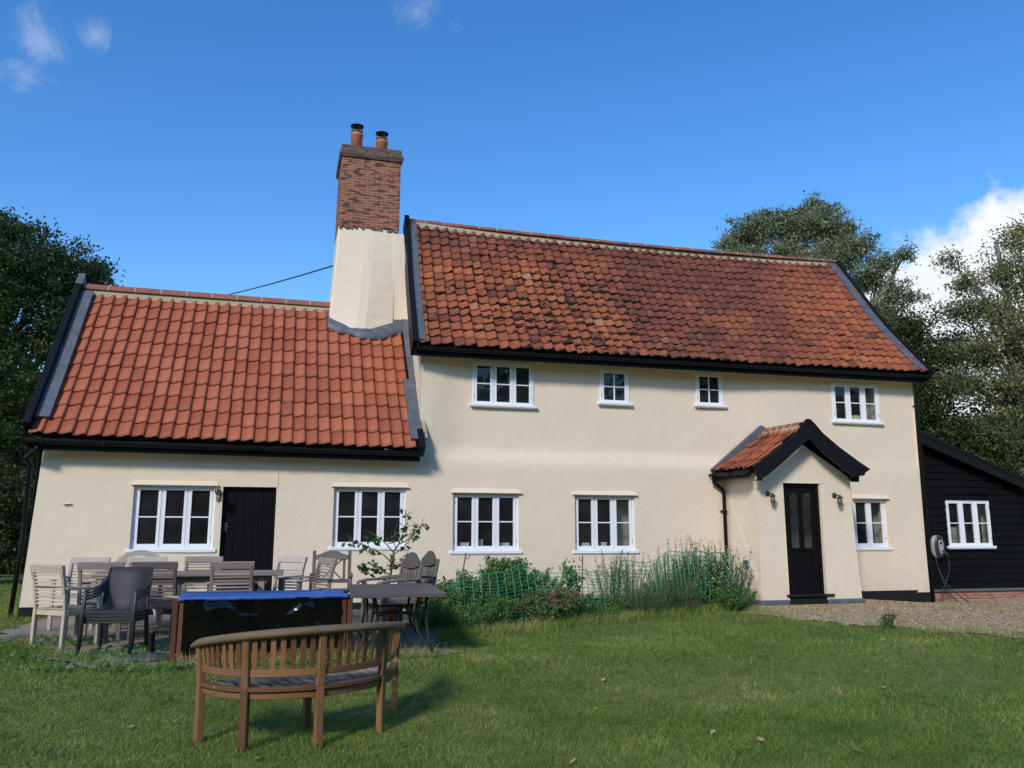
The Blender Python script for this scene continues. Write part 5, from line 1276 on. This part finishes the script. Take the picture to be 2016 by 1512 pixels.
for (x0, y0, x1, y1, h, hk) in ((2.50, -2.62, 2.66, -2.60, 1.0, .05), (3.52, -2.40, 3.53, -2.38, .92, -.05), (4.60, -2.18, 4.62, -2.18, .94, -.04), (6.16, -1.88, 6.17, -1.88, .95, 0), (7.52, -1.46, 7.48, -1.46, .96, -.02)):
    a = Vector((x0, y0, .0)); b = Vector((x1, y1, .05+h)); m_ = MB(); m_.tube([a, b], .009, 6)
    if hk: c = a.lerp(b, .93); m_.tube([c, c+Vector((hk, 0, -.01)), c+Vector((hk*1.5, 0, .05))], .007, 6)
    o = m_.build('netting_rod', MAT['rust']); 
    tag(o, {2.5: 'leaning rusty rod at the left end of the green netting', 3.52: 'rusty hooked rod among the bushy plants left of the pink sedum', 4.6: 'rusty rod beside the lone drooping leafy shoot', 6.16: 'rusty rod behind the grassy middle right of the netting', 7.52: 'rusty rod by the porch downpipe'}[x0], 'rod', 'rusty rods holding up the netting')

# ---- plants
def plant(name, loc, label, cat, stems, height, spread, leafm, lsize, lden, flow=None, fsize=.02, fden=0, lean=.35, seed=1, group='plants in the flower bed', stemm='stem', top_only=0, asp=.5, fl_top=.75, droop=0):
    global rng
    rs = random.Random(seed); rng = np.random.default_rng(seed); loc = (loc[0], loc[1], gz(loc[0], loc[1])+.015)
    t = empty(name, loc, 0, label, cat, group); mb = MB(); LP = []; FP = []
    for k in range(stems):
        a = rs.uniform(0, 6.283); r = spread*math.sqrt(rs.random()); tall = name in ('gaura', 'lavender') and k % 4 == 0; h = height*rs.uniform(.62, 1.05)*(1-.25*(r/spread)**2)*(1.28 if tall else 1)
        p0 = Vector((r*.45*math.cos(a), r*.45*math.sin(a), -.02)); p1 = p0+Vector((math.cos(a)*r*lean*1.2, math.sin(a)*r*lean*1.2, h*.6)); p2 = Vector((r*(1+lean*.5)*math.cos(a), r*(1+lean*.5)*math.sin(a), h))+Vector((rs.gauss(0, .03), rs.gauss(0, .03), 0))
        if droop: p2.z -= droop*h
        pts = [p0, p0.lerp(p1, .55), p1, p1.lerp(p2, .55)+Vector((0, 0, .02)), p2]; mb.tube(pts, [.006, .005, .0045, .0035, .002], 4, cap=False)
        n = int(lden*h*(60 if tall else 170))
        for q in range(n):
            u = top_only+(1-top_only)*rs.random()**.8; i = min(3, int(u*4)); c = pts[i].lerp(pts[i+1], u*4-i); LP.append(c+Vector((rs.gauss(0, lsize*.65), rs.gauss(0, lsize*.65), rs.gauss(0, lsize*.5))))
        for q in range(np.random.RandomState(seed*100+k).poisson(fden) if fden else 0):
            u = fl_top+(1-fl_top)*rs.random(); i = min(3, int(u*4)); c = pts[i].lerp(pts[i+1], u*4-i); FP.append(c+Vector((rs.gauss(0, fsize*2.2 if name == 'gaura' else fsize*1.2), rs.gauss(0, fsize*2.2 if name == 'gaura' else fsize*1.2), rs.gauss(0, fsize*1.2))))
    mb.build('stems', MAT[stemm], t, 0, False)
    if LP: LPa = np.array([tuple(p) for p in LP]); leaves('foliage', LPa, lsize, MAT[leafm], np.clip(rng.normal(.45, .22, len(LPa)), 0, 1), t, .6, asp)
    if FP: FPa = np.array([tuple(p) for p in FP]); leaves('flowers', FPa, fsize, MAT[flow], np.clip(rng.normal(.5, .25, len(FPa)), 0, 1), t, .5, .9)
    return t
PLANTS = [
 ('leafy_shrub', (2.75, -2.2), 'dark bushy plant inside the left end of the netting', 44, 0.69, 0.36, 'leaf_garden', 0.045, 1.3, None, 0, 0),
 ('leafy_shrub', (2.15, -2.9), 'dark green shrub beside the leg of the metal table', 52, 0.62, 0.34, 'leaf_garden', 0.05, 1.3, None, 0, 0),
 ('leafy_shrub', (3.42, -2.0), 'tall bushy plant with leaves poking above the netting by the hooked rod', 54, 0.94, 0.4, 'leaf_garden', 0.052, 1.3, None, 0, 0),
 ('leafy_shrub', (3.85, -1.7), 'dense green bush behind the pink sedum', 57, 0.74, 0.48, 'leaf_garden', 0.04, 1.4, None, 0, 0),
 ('sedum', (3.85, -2.9), 'sedum with flat dusty pink flower heads in front of the netting', 40, 0.46, 0.34, 'leaf_garden', 0.06, 0.75, 'petal_pink', 0.028, 26),
 ('sedum', (4.25, -2.55), 'smaller pink sedum clump to the right of the larger one', 20, 0.46, 0.22, 'leaf_garden', 0.05, 0.7, 'petal_pink', 0.028, 26),
 ('leafy_shoot', (4.55, -1.9), 'single upright shoot with drooping leaves beside a rod', 6, 0.86, 0.09, 'leaf_garden', 0.1, 0.4, None, 0, 0),
 ('leafy_shrub', (4.75, -2.4), 'low dark green clump under the sagging middle of the netting', 52, 0.4, 0.42, 'leaf_garden', 0.035, 1.4, None, 0, 0),
 ('lavender', (5.25, -1.75), 'lavender with faded lilac spikes under the window nearest the netted bed', 46, 0.9, 0.42, 'leaf_grey', 0.024, 0.75, 'petal_lilac', 0.018, 5),
 ('lavender', (5.75, -1.45), 'wispy lavender leaning on the netting, further right', 33, 0.94, 0.34, 'leaf_grey', 0.022, 0.6, 'petal_lilac', 0.016, 5),
 ('ornamental_grass', (5.6, -2.3), 'tuft of long grass leaning out through the netting', 150, 0.55, 0.4, 'leaf_garden', 0.02, 0.05, None, 0, 0),
 ('ornamental_grass', (6.25, -2.0), 'straw tinged long grass right of the middle of the netting', 150, 0.62, 0.42, 'leaf_garden', 0.02, 0.05, None, 0, 0),
 ('gaura', (6.55, -1.45), 'tall feathery plant with small leaves behind the netting', 78, 0.96, 0.42, 'leaf_grey', 0.026, 0.7, 'petal_white', 0.026, 2.64),
 ('gaura', (7.05, -1.35), 'bushy white flowered gaura left of the porch downpipe', 104, 0.99, 0.42, 'leaf_garden', 0.03, 0.95, 'petal_white', 0.026, 8.8),
 ('gaura', (7.45, -1.42), 'arching white flowered gaura spilling towards the porch', 117, 0.92, 0.46, 'leaf_garden', 0.028, 0.95, 'petal_white', 0.026, 11.0),
 ('leafy_shrub', (7.35, -1.75), 'dark leafy base growth under the white flowers', 65, 0.45, 0.4, 'leaf_garden', 0.034, 1.5, None, 0, 0),
 ('leafy_shrub', (6.4, -1.55), 'dense green growth behind the long grass', 65, 0.52, 0.5, 'leaf_garden', 0.034, 1.3, None, 0, 0),
 ('leafy_shrub', (3.1, -2.75), 'low weeds tangled in the left part of the netting', 59, 0.4, 0.42, 'leaf_garden', 0.035, 1.3, None, 0, 0),
 ('leafy_shrub', (2.35, -3.35), 'low dark foliage at the front left corner of the bed', 57, 0.38, 0.4, 'leaf_garden', 0.04, 1.3, None, 0, 0),
]
for i, (nm, lc_, lab, st_, h, sp_, lm, ls, ld, fm_, fs_, fd) in enumerate(PLANTS):
    plant(nm, lc_, lab, 'grass clump' if nm == 'ornamental_grass' else 'plant', st_, h, sp_, lm, ls, ld, fm_, fs_, fd, seed=50+i, lean=.3 if nm in ('lavender', 'leafy_shoot') else .5, fl_top=.86 if nm in ('lavender', 'sedum') else .45, asp=.45 if nm in ('leafy_shoot',) else .6, top_only=.3 if nm in ('leafy_shoot',) else .02)
plant('geranium', (2.33, -2.32), 'geranium with an orange red flower head beside the carved chairs', 'plant', 14, .66, .15, 'leaf_garden', .06, .55, 'petal_red', .03, .5, seed=91, fl_top=.95)
g_ = MB(); hd = at(858, 1133, 12.7); 
plant('self_sown_plant', (8.38, -4.40), 'small bright green plant growing alone in the gravel', 'plant', 12, .22, .10, 'leaf_lemon', .042, .7, None, 0, 0, seed=93, group='plants on the drive')

# potted lemon tree
lx, ly = 1.62, -2.0; t = empty('potted_lemon_tree', (lx, ly, gz(lx, ly)+.016), 0, 'spindly potted lemon tree with broad leaves in front of the second window', 'potted tree')
b_ = MB(); b_.lathe([(0, 0), (.15, 0), (.20, .36), (.225, .36), (.225, .41), (.195, .41), (.19, .36), (0, .36)], (0, 0, 0), 24); b_.build('pot', MAT['terracotta'], t)
mb = MB(); rs = random.Random(5); tips = []
def bough(pts, r0, r1, n_tw, tw):
    pts = [Vector(p) for p in pts]; fine = []
    for p, q in zip(pts, pts[1:]):
        for k in range(3): fine.append(p.lerp(q, k/3)+Vector((rs.gauss(0, .008), rs.gauss(0, .008), 0)))
    fine.append(pts[-1]); m = len(fine); mb.tube(fine, [r0+(r1-r0)*k/(m-1) for k in range(m)], 6, cap=False); tips.append(fine[m//2:])
    for k in range(n_tw):
        i = rs.randrange(m//3, m-1); c = fine[i]; d = ((fine[-1]-fine[0]).normalized()*.6+Vector((rs.gauss(0, .6), rs.gauss(0, .6), rs.gauss(.15, .5)))).normalized(); e = c+d*tw*rs.uniform(.5, 1.2)
        tw_ = [c, c.lerp(e, .5)+Vector((rs.gauss(0, .015), rs.gauss(0, .015), .012)), e]; mb.tube(tw_, [.0045, .0035, .002], 5, cap=False); tips.append(tw_)
bough([(0, 0, .36), (.01, 0, .60), (.05, .0, .82), (.07, 0, .98)], .018, .013, 0, .1)
bough([(.05, 0, .82), (-.06, .02, .93), (-.22, .04, 1.02), (-.40, .02, 1.10), (-.56, 0, 1.12)], .012, .004, 7, .2)
bough([(.02, 0, .66), (-.12, -.03, .74), (-.30, -.05, .73), (-.42, -.05, .82)], .010, .004, 7, .18)
bough([(.07, 0, .98), (-.08, .05, 1.14), (-.22, .06, 1.26), (-.38, .05, 1.33)], .010, .003, 6, .16)
bough([(.07, 0, .98), (.16, 0, 1.14), (.22, .0, 1.34), (.24, 0, 1.62)], .012, .003, 9, .16)
bough([(.14, 0, 1.10), (.32, -.03, 1.20), (.46, -.03, 1.36), (.52, -.02, 1.50)], .010, .003, 8, .16)
bough([(.07, 0, .95), (.22, .03, 1.06), (.34, .05, 1.22), (.40, .04, 1.40)], .009, .003, 6, .16)
bough([(.03, 0, .72), (.15, -.03, .82), (.22, -.04, .95)], .008, .003, 5, .16)
bough([(.10, 0, 1.05), (.06, -.03, 1.25), (.12, -.03, 1.48)], .008, .003, 5, .14)
mb.build('stems', MAT['twig'], t, 0, False)
LP = []; TT = []
for pts in tips:
    big_ = pts[-1].z < 1.15 and pts[-1].x < .25
    for k in range(rs.choice([6, 7, 9]) if big_ else rs.choice([1, 2, 2, 3])):
        i = rs.randrange(len(pts)-1); c = pts[i].lerp(pts[i+1], rs.random())
        LP.append(c+Vector((rs.gauss(0, .035), rs.gauss(0, .035), rs.gauss(-.04, .03)))); TT.append(min(1, max(0, rs.gauss(.45, .25))))
rng = np.random.default_rng(6); leaves('foliage', np.array([tuple(p) for p in LP]), .105, MAT['leaf_lemon'], np.array(TT), t, -.1, .52)

# ---- lawn: blades of grass, thick where the camera stands near
def excluded(x, y):
    return inpoly(x, y, PATIO) or inpoly(x, y, GRAVEL) or inpoly(x, y, HOUSE) or inpoly(x, y, BED)
def blades(name, XY, h, wd, lean, mat_, label, cat, tintf, seed):
    rg = np.random.default_rng(seed); n = len(XY); Z = np.array([gz(x, y) for x, y in XY]); P = np.column_stack([XY, Z-.004])
    a = rg.uniform(0, 6.283, n); d = np.column_stack([np.cos(a), np.sin(a), np.zeros(n)]); b = rg.uniform(0, 6.283, n); l = np.column_stack([np.cos(b), np.sin(b), np.zeros(n)])*(lean*rg.uniform(.1, 1.3, n))[:, None]
    hh = h*rg.uniform(.45, 1.15, n); ww = wd*rg.uniform(.6, 1.2, n)
    tip = P+l*hh[:, None]; tip[:, 2] += hh
    V = np.stack([P-d*ww[:, None]/2, P+d*ww[:, None]/2, tip], 1).reshape(-1, 3)
    o = np_mesh(name, V, 3, mat_, tintf(XY, rg)); return tag(o, label, cat, None, 'stuff')
def patchy(XY, rg):
    v = np.array([noise.noise(Vector((x*.55, y*.8, 0)))*.6+noise.noise(Vector((x*1.9, y*2.4, 4)))*.55+noise.noise(Vector((x*6, y*6, 8)))*.25 for x, y in XY]); return np.clip(np.where(v > .50, .64, .40)+.55*v+rg.normal(0, .16, len(XY)), 0, 1)
rg = np.random.default_rng(5); XY = []
N0 = 420000
r_ = np.exp(rg.uniform(np.log(4.6), np.log(27), N0)); th = rg.uniform(R(-24), R(54), N0); X = r_*np.sin(th); Y = -14.8+r_*np.cos(th); XY = np.column_stack([X, Y])
keep = np.array([not excluded(x+.25*noise.noise(Vector((x*2, y*2, 1))), y+.25*noise.noise(Vector((x*2, y*2, 7)))) for x, y in XY])
bare = np.array([noise.noise(Vector((x*.9, y*1.2, 21))) for x, y in XY]); keep &= (rg.random(N0) > np.clip((bare-.38)*3, 0, .7)); XY = XY[keep]; rr_ = np.hypot(XY[:, 0], XY[:, 1]+14.8)
blades('lawn_grass', XY, .030+.0012*rr_, .0042+.00075*rr_, 1.1, MAT['grass'], 'mown green lawn grass', 'grass', patchy, 6)
# ragged long grass at the edges of bed, gravel, patio and along the plinth
E_ = []
for a, b, n, wdt in (((2.0, -3.95), (2.95, -3.7), 900, .25), ((2.95, -3.65), (5.0, -2.9), 1600, .22), ((5.0, -2.85), (6.7, -2.0), 2200, .28), ((6.7, -2.05), (7.7, -1.45), 1100, .22), ((7.6, -2.0), (7.55, -3.2), 160, .2), ((8.2, -4.2), (9.6, -5.6), 300, .2), ((-2.9, -3.6), (-1.3, -5.5), 500, .2), ((-1.2, -5.55), (1.75, -5.3), 900, .16), ((-3.9, -.4), (-3.9, 4), 500, .25)):
    u = rg.random(n)[:, None]; E_.append(np.array(a)*(1-u)+np.array(b)*u+rg.normal(0, wdt*.5, (n, 2)))
cl = []
for k in range(620):
    rr0 = math.exp(rg.uniform(math.log(4.8), math.log(14))); t0 = rg.uniform(R(-20), R(50)); c = np.array([rr0*math.sin(t0), -14.8+rr0*math.cos(t0)])
    if not excluded(*c): cl.append(c+rg.normal(0, .05, (26, 2)))
for q in (A, B, C_, D_, E_v): cl.append(np.array([q[0]+.3, q[1]-7.62])+rg.normal(0, .05, (45, 2)))
cl = np.concatenate(cl); blades('grass_tufts', cl, .075, .007, .8, MAT['grass'], 'longer tufts standing in the mown lawn', 'grass', patchy, 18)
E_ = np.concatenate(E_); blades('edge_grass', E_, .17, .010, .75, MAT['grass'], 'ragged longer grass along the edges of the lawn', 'grass', lambda XY, r: np.clip(patchy(XY, r)+.12, 0, 1), 8)
# creeping weeds between the slabs
rng = np.random.default_rng(77); WP = []
for (cx, cy, sx, sy, n) in ((-2.35, -4.5, .42, .2, 170), (-1.7, -5.35, .5, .10, 260), (-1.75, -4.6, .35, .1, 120), (-.75, -5.6, .45, .09, 280), (.2, -5.5, .5, .10, 220), (-1.35, -4.25, .3, .1, 300), (-2.7, -3.3, .4, .25, 320), (1.2, -3.6, .4, .2, 200), (-2.2, -3.6, .3, .08, 160), (.9, -5.2, .25, .15, 160)):
    q = rng.normal(size=(n, 2))*np.array([sx, sy])+np.array([cx, cy]); z = np.array([gz(x, y) for x, y in q])+np.abs(rng.normal(0, .03, n))+.015; WP.append(np.column_stack([q, z]))
WP = np.concatenate(WP); tag(leaves('creeping_weeds', WP, .046, MAT['leaf_garden'], np.clip(rng.normal(.5, .25, len(WP)), 0, 1), None, 1.4, .8), 'creeping weeds growing over the edge of the patio slabs', 'weeds', None, 'stuff')
# loose stones on top of the gravel
rng = np.random.default_rng(78); q = np.column_stack([rng.uniform(7.9, 16, 9000), rng.uniform(-6.5, -.2, 9000)]); q = q[[inpoly(x, y, GRAVEL) and y < -.1 for x, y in q]]
z = np.array([gz(x, y) for x, y in q])+.016; tag(leaves('loose_gravel', np.column_stack([q, z]), .03, MAT['deadleaf'] if False else MAT['gravel'], rng.random(len(q)), None, 1.2, .8), 'loose stones scattered over the gravel drive', 'gravel', None, 'stuff')

# fallen leaves
FL = [(258, 1441), (352, 1439), (343, 1355), (416, 1371), (505, 1503), (1172, 1403), (1404, 1450), (1290, 1287), (1850, 1268), (1740, 1360), (1498, 1466), (1738, 1265), (1198, 1503), (1688, 1486), (1950, 1510), (1222, 1390), (1128, 1510), (1188, 1345)]
def ground_at(px, py):
    d = Fw+(px-1008)/1650*cr-(py-756)/1650*cu; o = Vector((0, -14.8, 1.36)); tt = 2.0
    for _ in range(900):
        p = o+d*tt
        if p.z < gz(p.x, p.y): break
        tt += .02
    return p
rs = random.Random(9); proto_l = None
for k, (px, py) in enumerate(FL):
    p = ground_at(px, py)
    if proto_l is None:
        b_ = MB(); n = 12; ol = [(.030*math.cos(a)*(1+.25*math.cos(3*a)), .022*math.sin(a)) for a in [2*math.pi*i/n for i in range(n)]]
        vs = [(x, y, .10*abs(y)+.2*x*x*10*.1) for x, y in ol]; b_.add(vs+[(0, 0, -.004)], [(i, (i+1) % n, n) for i in range(n)]); b_.tube([(-.03, 0, 0), (-.055, .004, .002)], .0012, 4)
        o = b_.build('fallen_leaf', MAT['deadleaf'], None, 0, False); proto_l = o
    else: o = proto_l.copy(); col.objects.link(o)
    o.location = (p.x, p.y, gz(p.x, p.y)+.035); o.rotation_euler = (rs.uniform(-.5, .5), rs.uniform(-.5, .5), rs.uniform(0, 6.28)); o.scale = (1, 1, 1)
    tag(o, 'small curled yellow leaf lying on the lawn', 'leaf', 'fallen leaves on the lawn')
